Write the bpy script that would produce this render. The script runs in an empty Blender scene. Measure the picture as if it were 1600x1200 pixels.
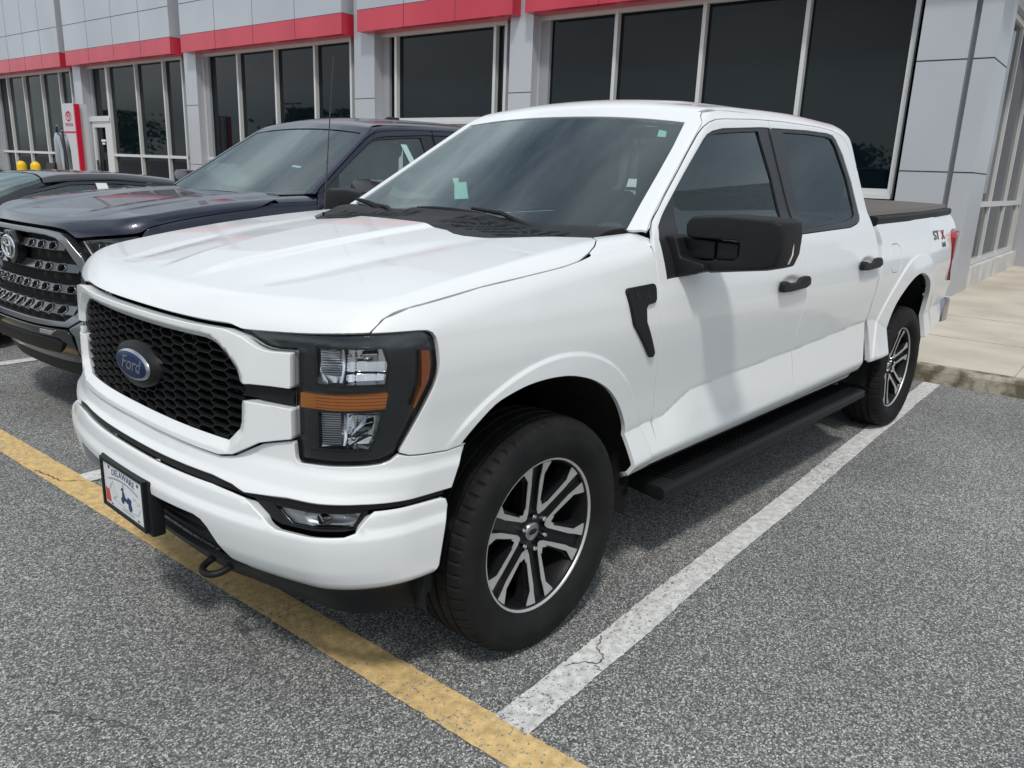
import bpy, bmesh, math, random
import numpy as np
from mathutils import Vector, Matrix
from mathutils.geometry import delaunay_2d_cdt
random.seed(7); rng = np.random.RandomState(7)
S = bpy.context.scene
R = math.radians
# ---------------------------------------------------------------- camera
CP = (1.8879, 2.4929, 1.5826)
def cam_matrix(yaw, pitch, roll):
    f = Vector((math.cos(pitch)*math.cos(yaw), math.cos(pitch)*math.sin(yaw), math.sin(pitch)))
    r = f.cross(Vector((0, 0, 1))).normalized(); u = r.cross(f)
    c, s = math.cos(roll), math.sin(roll)
    r2 = c*r + s*u; u2 = -s*r + c*u
    return Matrix(((r2.x, u2.x, -f.x), (r2.y, u2.y, -f.y), (r2.z, u2.z, -f.z)))
cd = bpy.data.cameras.new('camera'); cam = bpy.data.objects.new('camera', cd); S.collection.objects.link(cam)
cam.matrix_world = Matrix.Translation(CP) @ cam_matrix(3.87188, -0.263475, 0.0378515).to_4x4()
cd.sensor_width = 36; cd.lens = 36*1229.47/1600; cd.clip_start = 0.05; cd.clip_end = 1500
S.camera = cam
# ---------------------------------------------------------------- world and sun
SUN_EL, SUN_AZ = R(56), R(38)      # azimuth measured from +X towards +Y
sd = Vector((math.cos(SUN_EL)*math.cos(SUN_AZ), math.cos(SUN_EL)*math.sin(SUN_AZ), math.sin(SUN_EL)))
W = bpy.data.worlds.new("World"); S.world = W; W.use_nodes = True
nt = W.node_tree; nt.nodes.clear()
N = lambda t, **k: nt.nodes.new(t)
sky = N('ShaderNodeTexSky'); sky.sky_type = 'NISHITA'; sky.sun_disc = False
sky.sun_elevation = SUN_EL; sky.sun_rotation = math.pi/2 - SUN_AZ
sky.air_density = 1.2; sky.dust_density = 2.5
tc = N('ShaderNodeTexCoord'); mp = N('ShaderNodeMapping'); mp.inputs['Scale'].default_value = (1, 1, 2.6)
no = N('ShaderNodeTexNoise'); no.inputs['Scale'].default_value = 1.7; no.inputs['Detail'].default_value = 7; no.inputs['Roughness'].default_value = .55
cr_ = N('ShaderNodeValToRGB'); cr_.color_ramp.elements[0].position = .30; cr_.color_ramp.elements[1].position = .52
no2 = N('ShaderNodeTexNoise'); no2.inputs['Scale'].default_value = 1.3; no2.inputs['Detail'].default_value = 5
cr2 = N('ShaderNodeValToRGB'); cr2.color_ramp.elements[0].position = .35; cr2.color_ramp.elements[1].position = .68
cr2.color_ramp.elements[0].color = (3.0, 3.6, 4.2, 1); cr2.color_ramp.elements[1].color = (11.6, 12.6, 13.4, 1)
mx = N('ShaderNodeMix'); mx.data_type = 'RGBA'
bg = N('ShaderNodeBackground'); bg.inputs['Strength'].default_value = .10
ou = N('ShaderNodeOutputWorld'); L = nt.links.new
L(tc.outputs['Generated'], mp.inputs['Vector']); L(mp.outputs[0], no.inputs['Vector']); L(mp.outputs[0], no2.inputs['Vector'])
L(no.outputs['Fac'], cr_.inputs[0]); L(no2.outputs['Fac'], cr2.inputs[0])
L(cr_.outputs[0], mx.inputs['Factor']); L(sky.outputs[0], mx.inputs[6]); L(cr2.outputs[0], mx.inputs[7])
L(mx.outputs[2], bg.inputs['Color']); L(bg.outputs[0], ou.inputs[0])
sl = bpy.data.lights.new('sun', 'SUN'); sl.energy = 2.05; sl.angle = R(6); sl.color = (1, .955, .90)
so = bpy.data.objects.new('sun', sl); S.collection.objects.link(so)
so.rotation_euler = (-sd).to_track_quat('-Z', 'Y').to_euler(); so.location = sd*30
S.view_settings.view_transform = 'Standard'; S.view_settings.look = 'None'; S.view_settings.gamma = 1
S.view_settings.exposure = 0.0
# ---------------------------------------------------------------- materials
def mat(name, col, rough=.5, metal=0, coat=0, coat_r=.03, spec=.5, trans=0, ior=1.45):
    m = bpy.data.materials.new(name); m.use_nodes = True
    b = m.node_tree.nodes['Principled BSDF']
    b.inputs['Base Color'].default_value = (*col, 1); b.inputs['Roughness'].default_value = rough
    b.inputs['Metallic'].default_value = metal; b.inputs['Coat Weight'].default_value = coat
    b.inputs['Coat Roughness'].default_value = coat_r; b.inputs['Specular IOR Level'].default_value = spec
    b.inputs['IOR'].default_value = ior
    return m
def nodes(m): return m.node_tree, m.node_tree.nodes['Principled BSDF']
def noise_col(m, scale, c0, c1, p0=.35, p1=.65, detail=6, bump=0, bscale=None, bdist=.002, stretch=(1,1,1), rough=None):
    t, b = nodes(m)
    tc = t.nodes.new('ShaderNodeTexCoord'); mp = t.nodes.new('ShaderNodeMapping'); mp.inputs['Scale'].default_value = stretch
    n = t.nodes.new('ShaderNodeTexNoise'); n.inputs['Scale'].default_value = scale; n.inputs['Detail'].default_value = detail
    r = t.nodes.new('ShaderNodeValToRGB'); r.color_ramp.elements[0].position = p0; r.color_ramp.elements[1].position = p1
    r.color_ramp.elements[0].color = (*c0, 1); r.color_ramp.elements[1].color = (*c1, 1)
    t.links.new(tc.outputs['Object'], mp.inputs[0]); t.links.new(mp.outputs[0], n.inputs['Vector'])
    t.links.new(n.outputs['Fac'], r.inputs[0]); t.links.new(r.outputs[0], b.inputs['Base Color'])
    if bump:
        n2 = t.nodes.new('ShaderNodeTexNoise'); n2.inputs['Scale'].default_value = bscale or scale*3; n2.inputs['Detail'].default_value = 4
        t.links.new(mp.outputs[0], n2.inputs['Vector'])
        bp = t.nodes.new('ShaderNodeBump'); bp.inputs['Strength'].default_value = bump; bp.inputs['Distance'].default_value = bdist
        t.links.new(n2.outputs['Fac'], bp.inputs['Height']); t.links.new(bp.outputs[0], b.inputs['Normal'])
    if rough:
        mr = t.nodes.new('ShaderNodeMapRange'); mr.inputs['To Min'].default_value = rough[0]; mr.inputs['To Max'].default_value = rough[1]
        t.links.new(n.outputs['Fac'], mr.inputs['Value']); t.links.new(mr.outputs[0], b.inputs['Roughness'])
    return m
def glassmat(name, tint, rough=.0, ior=1.5):
    # thin pane: tinted see-through layer under a Fresnel reflection
    m = bpy.data.materials.new(name); m.use_nodes = True; t = m.node_tree; t.nodes.clear()
    o = t.nodes.new('ShaderNodeOutputMaterial'); mx = t.nodes.new('ShaderNodeMixShader'); fr = t.nodes.new('ShaderNodeFresnel'); fr.inputs['IOR'].default_value = ior
    tr = t.nodes.new('ShaderNodeBsdfTransparent'); tr.inputs['Color'].default_value = (*tint, 1)
    gl = t.nodes.new('ShaderNodeBsdfGlossy'); gl.inputs['Roughness'].default_value = rough; gl.inputs['Color'].default_value = (.90, 1, 1, 1)
    t.links.new(fr.outputs[0], mx.inputs[0]); t.links.new(tr.outputs[0], mx.inputs[1]); t.links.new(gl.outputs[0], mx.inputs[2]); t.links.new(mx.outputs[0], o.inputs[0])
    return m
def asphalt_nodes(m, paint=None, wear=.5, pscale=1.0):
    t, b = nodes(m); nn = t.nodes.new; lk = t.links.new
    tc = nn('ShaderNodeTexCoord')
    v = nn('ShaderNodeTexVoronoi'); v.inputs['Scale'].default_value = 195; lk(tc.outputs['Object'], v.inputs['Vector'])
    sx = nn('ShaderNodeSeparateColor'); lk(v.outputs['Color'], sx.inputs[0])
    r = nn('ShaderNodeValToRGB'); e = r.color_ramp.elements
    e[0].position = 0; e[0].color = (.070, .072, .071, 1); e[1].position = 1; e[1].color = (.55, .555, .53, 1)
    for p, c in ((.42, (.145, .149, .146)), (.72, (.27, .274, .265)), (.90, (.45, .45, .425))):
        k = e.new(p); k.color = (*c, 1)
    lk(sx.outputs[0], r.inputs[0])
    # dark binder between the stones
    v2 = nn('ShaderNodeTexVoronoi'); v2.feature = 'DISTANCE_TO_EDGE'; v2.inputs['Scale'].default_value = 195; lk(tc.outputs['Object'], v2.inputs['Vector'])
    mr = nn('ShaderNodeMapRange'); mr.inputs['From Max'].default_value = .12; mr.inputs['To Min'].default_value = .36; lk(v2.outputs['Distance'], mr.inputs['Value'])
    m1 = nn('ShaderNodeMix'); m1.data_type = 'RGBA'; m1.blend_type = 'MULTIPLY'; m1.inputs['Factor'].default_value = 1
    lk(r.outputs[0], m1.inputs[6]); lk(mr.outputs[0], m1.inputs[7])
    # broad patches of wear and old oil
    n = nn('ShaderNodeTexNoise'); n.inputs['Scale'].default_value = .9; n.inputs['Detail'].default_value = 6; lk(tc.outputs['Object'], n.inputs['Vector'])
    m2r = nn('ShaderNodeMapRange'); m2r.inputs['From Min'].default_value = .3; m2r.inputs['From Max'].default_value = .7; m2r.inputs['To Min'].default_value = 1.0; m2r.inputs['To Max'].default_value = 1.38; lk(n.outputs['Fac'], m2r.inputs['Value'])
    m2 = nn('ShaderNodeMix'); m2.data_type = 'RGBA'; m2.blend_type = 'MULTIPLY'; m2.inputs['Factor'].default_value = 1
    lk(m1.outputs[2], m2.inputs[6]); lk(m2r.outputs[0], m2.inputs[7])
    sn = nn('ShaderNodeTexNoise'); sn.inputs['Scale'].default_value = .55; sn.inputs['Detail'].default_value = 8; sn.inputs['Roughness'].default_value = .62; lk(tc.outputs['Object'], sn.inputs['Vector'])
    sr = nn('ShaderNodeMapRange'); sr.inputs['From Min'].default_value = .57; sr.inputs['From Max'].default_value = .70; sr.inputs['To Min'].default_value = 1; sr.inputs['To Max'].default_value = .80; lk(sn.outputs['Fac'], sr.inputs['Value'])
    m4 = nn('ShaderNodeMix'); m4.data_type = 'RGBA'; m4.blend_type = 'MULTIPLY'; m4.inputs['Factor'].default_value = 1; lk(m2.outputs[2], m4.inputs[6]); lk(sr.outputs[0], m4.inputs[7])
    col = m4.outputs[2]
    vn = nn('ShaderNodeTexNoise'); vn.inputs['Scale'].default_value = 60; vn.inputs['Detail'].default_value = 5; lk(tc.outputs['Object'], vn.inputs['Vector'])
    if paint:
        w = nn('ShaderNodeTexNoise'); w.inputs['Scale'].default_value = 85; w.inputs['Detail'].default_value = 3; w.inputs['Roughness'].default_value = .7; lk(tc.outputs['Object'], w.inputs['Vector'])
        w2 = nn('ShaderNodeTexNoise'); w2.inputs['Scale'].default_value = 1.6; w2.inputs['Detail'].default_value = 3; lk(tc.outputs['Object'], w2.inputs['Vector'])
        ad = nn('ShaderNodeMath'); ad.operation = 'MULTIPLY_ADD'; ad.inputs[1].default_value = .35; lk(w2.outputs['Fac'], ad.inputs[0]); lk(w.outputs['Fac'], ad.inputs[2])
        wr = nn('ShaderNodeMapRange'); wr.inputs['From Min'].default_value = wear-.045; wr.inputs['From Max'].default_value = wear+.045; lk(ad.outputs[0], wr.inputs['Value'])
        pn = nn('ShaderNodeTexNoise'); pn.inputs['Scale'].default_value = 28; pn.inputs['Detail'].default_value = 6; lk(tc.outputs['Object'], pn.inputs['Vector'])
        pr = nn('ShaderNodeValToRGB'); pr.color_ramp.elements[0].position = .3; pr.color_ramp.elements[1].position = .7
        pr.color_ramp.elements[0].color = (*[c*.72 for c in paint], 1); pr.color_ramp.elements[1].color = (*[min(1, c*1.15) for c in paint], 1); lk(pn.outputs['Fac'], pr.inputs[0])
        m3 = nn('ShaderNodeMix'); m3.data_type = 'RGBA'; lk(wr.outputs[0], m3.inputs['Factor']); lk(col, m3.inputs[6]); lk(pr.outputs[0], m3.inputs[7])
        col = m3.outputs[2]
    lk(col, b.inputs['Base Color'])
    b.inputs['Roughness'].default_value = .85; b.inputs['Specular IOR Level'].default_value = .3
    bp = nn('ShaderNodeBump'); bp.inputs['Strength'].default_value = .8 if not paint else .45; bp.inputs['Distance'].default_value = .003
    bh = nn('ShaderNodeMath'); bh.operation = 'MULTIPLY_ADD'; bh.inputs[1].default_value = .8; lk(v.outputs['Distance'], bh.inputs[0]); lk(vn.outputs['Fac'], bh.inputs[2])
    iv = nn('ShaderNodeMath'); iv.operation = 'MULTIPLY'; iv.inputs[1].default_value = -1; lk(bh.outputs[0], iv.inputs[0])
    lk(iv.outputs[0], bp.inputs['Height']); lk(bp.outputs[0], b.inputs['Normal'])
    return m
M = {}
M['asphalt'] = asphalt_nodes(mat('asphalt', (.1, .1, .1)))
M['white_line'] = asphalt_nodes(mat('white_line', (.6, .6, .6)), paint=(.66, .66, .64), wear=.57)
M['yellow_line'] = asphalt_nodes(mat('yellow_line', (.6, .4, .1)), paint=(.67, .475, .215), wear=.545)
M['paint'] = mat('white_car_paint', (.745, .758, .765), .35, coat=.7, coat_r=.02)
M['navy'] = mat('navy_car_paint', (.006, .009, .026), .30, metal=.35, coat=.75, coat_r=.02)
M['blackpaint'] = mat('black_car_paint', (.012, .013, .016), .25, coat=1, coat_r=.02)
M['plastic'] = noise_col(mat('black_plastic', (.02, .02, .022), .5, spec=.28), 400, (.008, .0085, .0095), (.013, .0135, .0145), bump=.25, bscale=900, bdist=.0006)
M['gloss'] = mat('gloss_black', (.006, .006, .007), .12, coat=.6)
M['trim'] = mat('window_trim', (.022, .022, .025), .30)
M['rubber'] = noise_col(mat('tyre_rubber', (.02, .02, .02), .7, spec=.25), 9, (.007, .007, .0075), (.014, .0138, .0135), bump=.3, bscale=120, bdist=.001, rough=(.55, .8))
M['machined'] = mat('machined_aluminium', (.64, .64, .63), .36, metal=.7)
M['pocket'] = mat('dark_wheel_pocket', (.010, .0105, .012), .35, spec=.35)
M['chrome'] = mat('chrome', (.75, .76, .78), .06, metal=1)
M['satin'] = mat('satin_chrome', (.42, .43, .45), .28, metal=1)
M['steel'] = noise_col(mat('brake_steel', (.3, .3, .3), .4, metal=1), 30, (.12, .11, .10), (.25, .24, .23))
M['glass'] = glassmat('windscreen_glass', (.72, .86, .84), ior=2.25)
M['glass_side'] = glassmat('side_glass', (.62, .76, .73), ior=2.0)
M['glass_priv'] = glassmat('privacy_glass', (.035, .038, .042))
M['lens'] = glassmat('clear_lens', (.90, .91, .92), ior=1.35)
M['amber'] = mat('amber_plastic', (.85, .27, .02), .15, coat=1)
M['amber_dk'] = mat('amber_marker', (.50, .11, .015), .15, coat=1)
M['red_lens'] = mat('red_lens', (.35, .006, .012), .12, coat=1)
M['reflector'] = mat('lamp_reflector', (.72, .73, .75), .16, metal=1)
M['ribbed'] = mat('ribbed_reflector', (.55, .56, .58), .35, metal=.8)
M['blue'] = mat('emblem_blue', (.006, .020, .075), .45, spec=.25)
M['interior'] = noise_col(mat('interior_fabric', (.05, .05, .05), .8), 60, (.055, .058, .062), (.09, .092, .096))
M['interior_lt'] = mat('interior_light', (.20, .20, .20), .8)
M['sticker'] = mat('sticker_paper', (.42, .62, .56), .6)
M['paper'] = mat('white_paper', (.72, .72, .70), .6)
M['plate'] = mat('plate_white', (.72, .73, .74), .4)
M['ink'] = mat('navy_ink', (.02, .035, .13), .5)
M['grayink'] = mat('grey_ink', (.30, .31, .33), .5)
M['redink'] = mat('red_ink', (.60, .07, .04), .5)
M['slat'] = mat('dark_chrome', (.20, .205, .21), .18, metal=.9)
M['gunmetal'] = mat('gunmetal_trim', (.27, .28, .29), .25, metal=.9)
M['dark'] = mat('underbody_dark', (.008, .008, .008), .85)
M['tonneau'] = noise_col(mat('tonneau_vinyl', (.05, .05, .05), .55), 200, (.10, .095, .085), (.15, .14, .12), bump=.2)
M['panel'] = noise_col(mat('silver_wall_panel', (.45, .47, .52), .38, metal=.25), .35, (.42, .44, .475), (.49, .508, .545), detail=3)
M['redband'] = noise_col(mat('red_band_panel', (.5, .03, .06), .35, coat=.3), .9, (.48, .016, .042), (.55, .032, .062), detail=3, stretch=(1, 1, .2))
M['frame'] = mat('window_frame_aluminium', (.62, .63, .63), .45, metal=.2)
M['bglass'] = mat('tinted_shop_glass', (.003, .007, .010), .02, spec=.30)
M['bbase'] = noise_col(mat('base_wall_render', (.6, .6, .6), .8), 3, (.50, .49, .47), (.66, .65, .63))
M['soffit'] = mat('soffit', (.30, .31, .33), .7)
M['seam'] = mat('panel_joint', (.03, .03, .035), .8)
M['yellow'] = mat('yellow_bollard_cover', (.80, .50, .01), .35)
M['signred'] = mat('sign_red', (.50, .004, .03), .4)
M['signgrey'] = mat('sign_grey', (.52, .53, .55), .4)
M['concrete'] = noise_col(mat('sidewalk_concrete', (.4, .37, .3), .9), 1.3, (.46, .41, .335), (.58, .525, .44), detail=9, bump=.4, bscale=90, bdist=.002)
M['kerb'] = noise_col(mat('kerb_concrete', (.3, .26, .2), .9), 9, (.13, .11, .075), (.40, .36, .29), p0=.38, p1=.6, detail=9, bump=.7, bscale=60, bdist=.006)
M['bezel'] = mat('lamp_bezel_plastic', (.020, .023, .028), .22, coat=.6)
M['badge_red'] = mat('badge_red', (.30, .035, .03), .4)
M['bark'] = mat('bark', (.06, .045, .03), .9)
M['leaf'] = noise_col(mat('leaves', (.05, .09, .03), .6), .8, (.030, .055, .018), (.065, .11, .035))
M['pole'] = mat('lamp_pole_metal', (.12, .11, .10), .5, metal=.5)
# ---------------------------------------------------------------- object helpers
col = S.collection
def link(name, me, m=None, parent=None):
    o = bpy.data.objects.new(name, me); col.objects.link(o)
    if m is not None:
        for k in (m if isinstance(m, (list, tuple)) else [m]): me.materials.append(M[k] if isinstance(k, str) else k)
    if parent: o.parent = parent
    return o
def thing(name, label, cat, loc=(0, 0, 0), rz=0, group=None):
    o = bpy.data.objects.new(name, None); col.objects.link(o); o.location = loc; o.rotation_euler = (0, 0, rz)
    o.empty_display_size = .2; o['label'] = label; o['category'] = cat
    if group: o['group'] = group
    return o
def tag(o, label=None, cat=None, group=None, kind=None):
    if label: o['label'] = label
    if cat: o['category'] = cat
    if group: o['group'] = group
    if kind: o['kind'] = kind
    return o
class MB:
    def __init__(s): s.v = []; s.f = []; s.m = []; s.sm = []
    def add(s, v, f, m=0, smooth=False):
        k = len(s.v); s.v += [tuple(p) for p in v]; s.f += [tuple(i+k for i in q) for q in f]
        s.m += [m]*len(f); s.sm += [smooth]*len(f); return s
    def box(s, a, b, m=0, T=None):
        x0, y0, z0 = a; x1, y1, z1 = b
        x0, x1 = min(x0, x1), max(x0, x1); y0, y1 = min(y0, y1), max(y0, y1); z0, z1 = min(z0, z1), max(z0, z1)
        v = [(x, y, z) for z in (z0, z1) for x, y in ((x0, y0), (x1, y0), (x1, y1), (x0, y1))]
        if T: v = [T(*p) for p in v]
        return s.add(v, [(3, 2, 1, 0), (4, 5, 6, 7), (0, 1, 5, 4), (1, 2, 6, 5), (2, 3, 7, 6), (3, 0, 4, 7)], m)
    def lathe(s, prof, n=48, m=0, axis='y', smooth=True, fn=None, close=False):
        # prof: list of (radius, along)
        v = []; f = []
        for i in range(n):
            a = 2*math.pi*i/n
            for j, (r, h) in enumerate(prof):
                if fn: r, h = fn(i, j, r, h)
                c, q = r*math.cos(a), r*math.sin(a)
                v.append({'y': (c, h, q), 'z': (c, q, h), 'x': (h, c, q)}[axis])
        k = len(prof)
        for i in range(n):
            for j in range(k-1):
                a, b = i*k+j, ((i+1) % n)*k+j
                f.append((a, b, b+1, a+1) if axis != 'z' else (a, b, b+1, a+1))
        return s.add(v, f, m, smooth)
    def tube(s, pts, r, n=10, m=0, smooth=True, caps=True):
        pts = [Vector(p) for p in pts]; rs = r if isinstance(r, (list, tuple)) else [r]*len(pts)
        v = []; f = []; prev = None
        for i, p in enumerate(pts):
            t = (pts[min(i+1, len(pts)-1)]-pts[max(i-1, 0)]).normalized()
            a = prev if prev is not None else (Vector((0, 0, 1)) if abs(t.z) < .9 else Vector((1, 0, 0)))
            a = (a - t*a.dot(t)).normalized(); b = t.cross(a); prev = a
            for k in range(n):
                w = 2*math.pi*k/n; v.append(p+(a*math.cos(w)+b*math.sin(w))*rs[i])
        for i in range(len(pts)-1):
            for k in range(n):
                f.append((i*n+k, i*n+(k+1) % n, (i+1)*n+(k+1) % n, (i+1)*n+k))
        s.add(v, f, m, smooth)
        if caps:
            s.add([v[k] for k in range(n)][::-1], [tuple(range(n))], m); s.add([v[(len(pts)-1)*n+k] for k in range(n)], [tuple(range(n))], m)
        return s
    def prism(s, poly, h0, h1, T, m=0):
        # poly in (a,b); T(a,b,h)->xyz ; sides + caps (triangulated)
        n = len(poly); v = [T(a, b, h0) for a, b in poly]+[T(a, b, h1) for a, b in poly]
        f = [(i, (i+1) % n, n+(i+1) % n, n+i) for i in range(n)]
        r = delaunay_2d_cdt([Vector(p) for p in poly], [], [list(range(n))], 1, 1e-7)
        if len(r[0]) == n:
            for t in r[2]:
                f.append(tuple(n+i for i in t)); f.append(tuple(i for i in t[::-1]))
        else:
            f.append(tuple(range(n, 2*n))); f.append(tuple(range(n))[::-1])
        return s.add(v, f, m)
    def build(s, name, m, parent=None, recalc=True, bevel=0, seg=2):
        me = bpy.data.meshes.new(name); me.from_pydata(s.v, [], s.f)
        for i, p in enumerate(me.polygons): p.material_index = s.m[i]; p.use_smooth = s.sm[i]
        if recalc or bevel:
            bm = bmesh.new(); bm.from_mesh(me)
            if recalc: bmesh.ops.recalc_face_normals(bm, faces=bm.faces)
            if bevel:
                bmesh.ops.remove_doubles(bm, verts=bm.verts, dist=1e-5)
                eds = [e for e in bm.edges if len(e.link_faces) == 2 and e.calc_face_angle(0) > .5]
                bmesh.ops.bevel(bm, geom=eds, offset=bevel, segments=seg, profile=.6, affect='EDGES', clamp_overlap=True)
                for f in bm.faces: f.smooth = True
            bm.to_mesh(me); bm.free()
            if bevel:
                try: me.set_sharp_from_angle(angle=R(50))
                except Exception: pass
        me.update()
        return link(name, me, m, parent)
def text_mesh(name, body, size, m, parent, mtx, extrude=.0008, shear=0, align='CENTER', sx=1, fn=None):
    cu = bpy.data.curves.new(name, 'FONT'); cu.body = body; cu.size = size; cu.extrude = extrude; cu.shear = shear
    cu.align_x = align; cu.align_y = 'CENTER'
    o = bpy.data.objects.new(name, cu); col.objects.link(o); bpy.context.view_layer.update()
    me = bpy.data.meshes.new_from_object(o.evaluated_get(bpy.context.evaluated_depsgraph_get()))
    bpy.data.objects.remove(o); bpy.data.curves.remove(cu)
    for v in me.vertices:
        p = Vector((v.co.x*sx, v.co.y, v.co.z)); v.co = fn(p) if fn else mtx @ p
    me.materials.clear()
    return link(name, me, m, parent)
def frame_mtx(o, ax, ay, az):
    return Matrix(((ax[0], ay[0], az[0], o[0]), (ax[1], ay[1], az[1], o[1]), (ax[2], ay[2], az[2], o[2]), (0, 0, 0, 1)))
def copy_tree(o, parent=None):
    c = o.copy(); col.objects.link(c)
    if parent: c.parent = parent
    for ch in [x for x in bpy.data.objects if x.parent == o and x != c]: copy_tree(ch, c)
    return c
# ---------------------------------------------------------------- smooth body shapes
def interp(x, X, Y):
    X = np.asarray(X, float); Y = np.asarray(Y, float); h = np.diff(X); d = np.diff(Y)/h
    m = np.zeros(len(X)); m[0] = d[0]; m[-1] = d[-1]
    for i in range(1, len(X)-1):
        m[i] = 0 if d[i-1]*d[i] <= 0 else (h[i-1]+h[i])/(h[i-1]/d[i-1]+h[i]/d[i])
    x = np.asarray(x, float); i = np.clip(np.searchsorted(X, x)-1, 0, len(X)-2)
    t = (x-X[i])/h[i]; tc = np.clip(t, 0, 1)
    r = (2*tc**3-3*tc**2+1)*Y[i]+(tc**3-2*tc**2+tc)*h[i]*m[i]+(-2*tc**3+3*tc**2)*Y[i+1]+(tc**3-tc**2)*h[i]*m[i+1]
    return r+np.where(t < 0, t*h[i]*m[0], 0)+np.where(t > 1, (t-1)*h[i]*m[-1], 0)
def smax(a, b, r):
    return np.minimum(np.maximum(a, b), -r)+np.hypot(np.maximum(a+r, 0), np.maximum(b+r, 0))
def sstep(a, b, x):
    t = np.clip((x-a)/(b-a), 0, 1); return t*t*(3-2*t)
def lstep(a, b, x): return np.clip((x-a)/(b-a), 0, 1)
def top(x, y):
    ya = np.abs(y)
    e = interp(x, [-.6, -.3, 0, .3, .5, .7, .9], [1.385, 1.365, 1.335, 1.295, 1.262, 1.225, 1.185])+.015*(1-(ya/.85)**2)
    l2 = interp(x, [-.3, .1, .45, .66, .9], [.24, .21, .175, .13, .10]); l3 = interp(x, [-.3, .1, .5, .66, .9], [.53, .51, .455, .41, .36])
    f = sstep(.8, .55, x)
    w = .5*(sstep(l2-.035, l2+.035, ya)) + .5*lstep(l2, l3, ya)
    return e+f*(.022*np.clip(1-w, 0, 1)*1.0-.004*np.exp(-((ya-l3)/.06)**2)-.004)
def pmax(a, b, k):
    h = np.clip(.5+.5*(a-b)/k, 0, 1); return b*(1-h)+a*h+k*h*(1-h)
def pmin(a, b, k): return -pmax(-a, -b, k)
def crease(x):
    return interp(x, [-5, -3.25, -3.0, -1.9, -.93, -.68, 0], [.722, .724, .799, .768, .744, .665, .662])
def ys(x, z):
    zc = crease(x); zr = .550+.020*lstep(-.4, -2.8, x)
    up = interp(z, [.3, .60, .72, .80, .90, 1.0, 1.06, 1.15, 1.22, 1.30, 1.38, 1.45, 1.83, 2.0], [.928, .954, .9655, .9745, .989, 1.0015, 1.0045, .998, .982, .955, .915, .875, .723, .655])
    up = up-.0065*np.exp(-np.maximum(z-zc, 0)/.008)*np.where(x < -.2, 1., 0.)
    yc = interp(zc, [.60, .72, .80], [.954, .9655, .9745])
    band = yc+(1.002-yc)*(zc-z)/(zc-zr)
    under = 1.004-.50*(zr-z)-4.5*np.maximum(zr-.045-z, 0)**1.5
    lo = pmin(band, under, .010)
    yb = np.where(z > .9, up, pmax(up, lo, .0008))
    wf = sstep(-.15, .25, x)*sstep(1.06, 1.0, z); yb = yb*(1-wf)+wf*interp(z, [.3, .47, .72, .80, .90, 1.0, 1.1], [.975, .984, .985, .987, .992, 1.0015, 1.0045])
    yf = .985-.05*sstep(.47, .40, z)
    k = sstep(.15, .40, x)*sstep(.72, .60, z)
    yb = yb*(1-k)+yf*k
    yb = yb-.09*sstep(-3.9, -5.2, x)-.05*np.clip((x-.1)/.7, 0, 1)**1.6
    r = np.hypot(x, z-.43); m1 = sstep(.44, .58, z)*np.where(x > .2, sstep(.80, .92, z), 1.)
    yb = yb+m1*(.009*sstep(.612, .594, r)+.10*np.clip(.594-r, 0, .13))
    r2 = np.hypot(x+3.69, z-.50); m2 = sstep(.46, .58, z)
    yb = yb+m2*(.010*sstep(.672, .652, r2)+.12*np.clip(.652-r2, 0, .13))
    return yb
ZX = [.28, .40, .47, .52, .62, .70, .74, .80, 1.0, 1.12, 1.2]; XX = [.80, .86, .905, .925, .935, .925, .90, .885, .88, .875, .86]
def frontf(x, y, z):
    ya = np.abs(y); s = .225*2.57*ya**1.57
    return (x-interp(z, ZX, XX)+.225*ya**2.57)/np.sqrt(1+s*s)
def bodyF(P):
    return smax(frontf(P[..., 0], P[..., 1], P[..., 2]), np.abs(P[..., 1])-ys(P[..., 0], P[..., 2]), .14)
def hoodF(P): return smax(bodyF(P), P[..., 2]-top(P[..., 0], P[..., 1]), .085)
def topF(P): return P[..., 2]-top(P[..., 0], P[..., 1])
def roofz(x, y):
    e = interp(x, [-3.1, -2.95, -2.8, -2.3, -1.7, -1.3, -1.1, -.9], [1.86, 1.885, 1.905, 1.915, 1.902, 1.872, 1.835, 1.79])
    rib = .010*sstep(.42, .36, np.abs(np.abs(y)-.0))*sstep(-1.35, -1.5, x)
    return e+.045*(1-(y/.70)**2)+rib
KW = .623
def wsh(x, y, z): return (z-(1.383-KW*(x+.565-.10*(1-(y/.85)**2))))/math.sqrt(1+KW*KW)
def cabF(P):
    x, y, z = P[..., 0], P[..., 1], P[..., 2]
    a = smax(np.abs(y)-ys(x, z), z-roofz(x, y), .06)
    a = smax(a, wsh(x, y, z), .03)
    return smax(a, -(x+2.96)-.05*(z-1.4), .05)
def wshF(P): return wsh(P[..., 0], P[..., 1], P[..., 2])
def sideF(P): return np.abs(P[..., 1])-ys(P[..., 0], P[..., 2])
PX = -.2
def pmap(pj, u, v, t):
    if pj == 'y': return np.stack([u, t, v], -1)
    if pj == 'z': return np.stack([u, v, t], -1)
    if pj == 'x': return np.stack([t, u, v], -1)
    return np.stack([PX+t*np.cos(u), t*np.sin(u), v], -1)
RNG = {'y': (.15, 1.5), 'z': (.5, 2.3), 'x': (-3.0, 1.5), 'r': (.1, 2.4)}
def solve(F, pj, u, v, off=None):
    u = np.asarray(u, float); v = np.asarray(v, float)
    a = np.full(u.shape, RNG[pj][0]); b = np.full(u.shape, RNG[pj][1])
    for _ in range(34):
        m = (a+b)/2; s = F(pmap(pj, u, v, m)) > 0
        b = np.where(s, m, b); a = np.where(s, a, m)
    t = (a+b)/2
    if off is not None: t = t+(off(u, v) if callable(off) else off)
    return pmap(pj, u, v, t)
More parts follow.
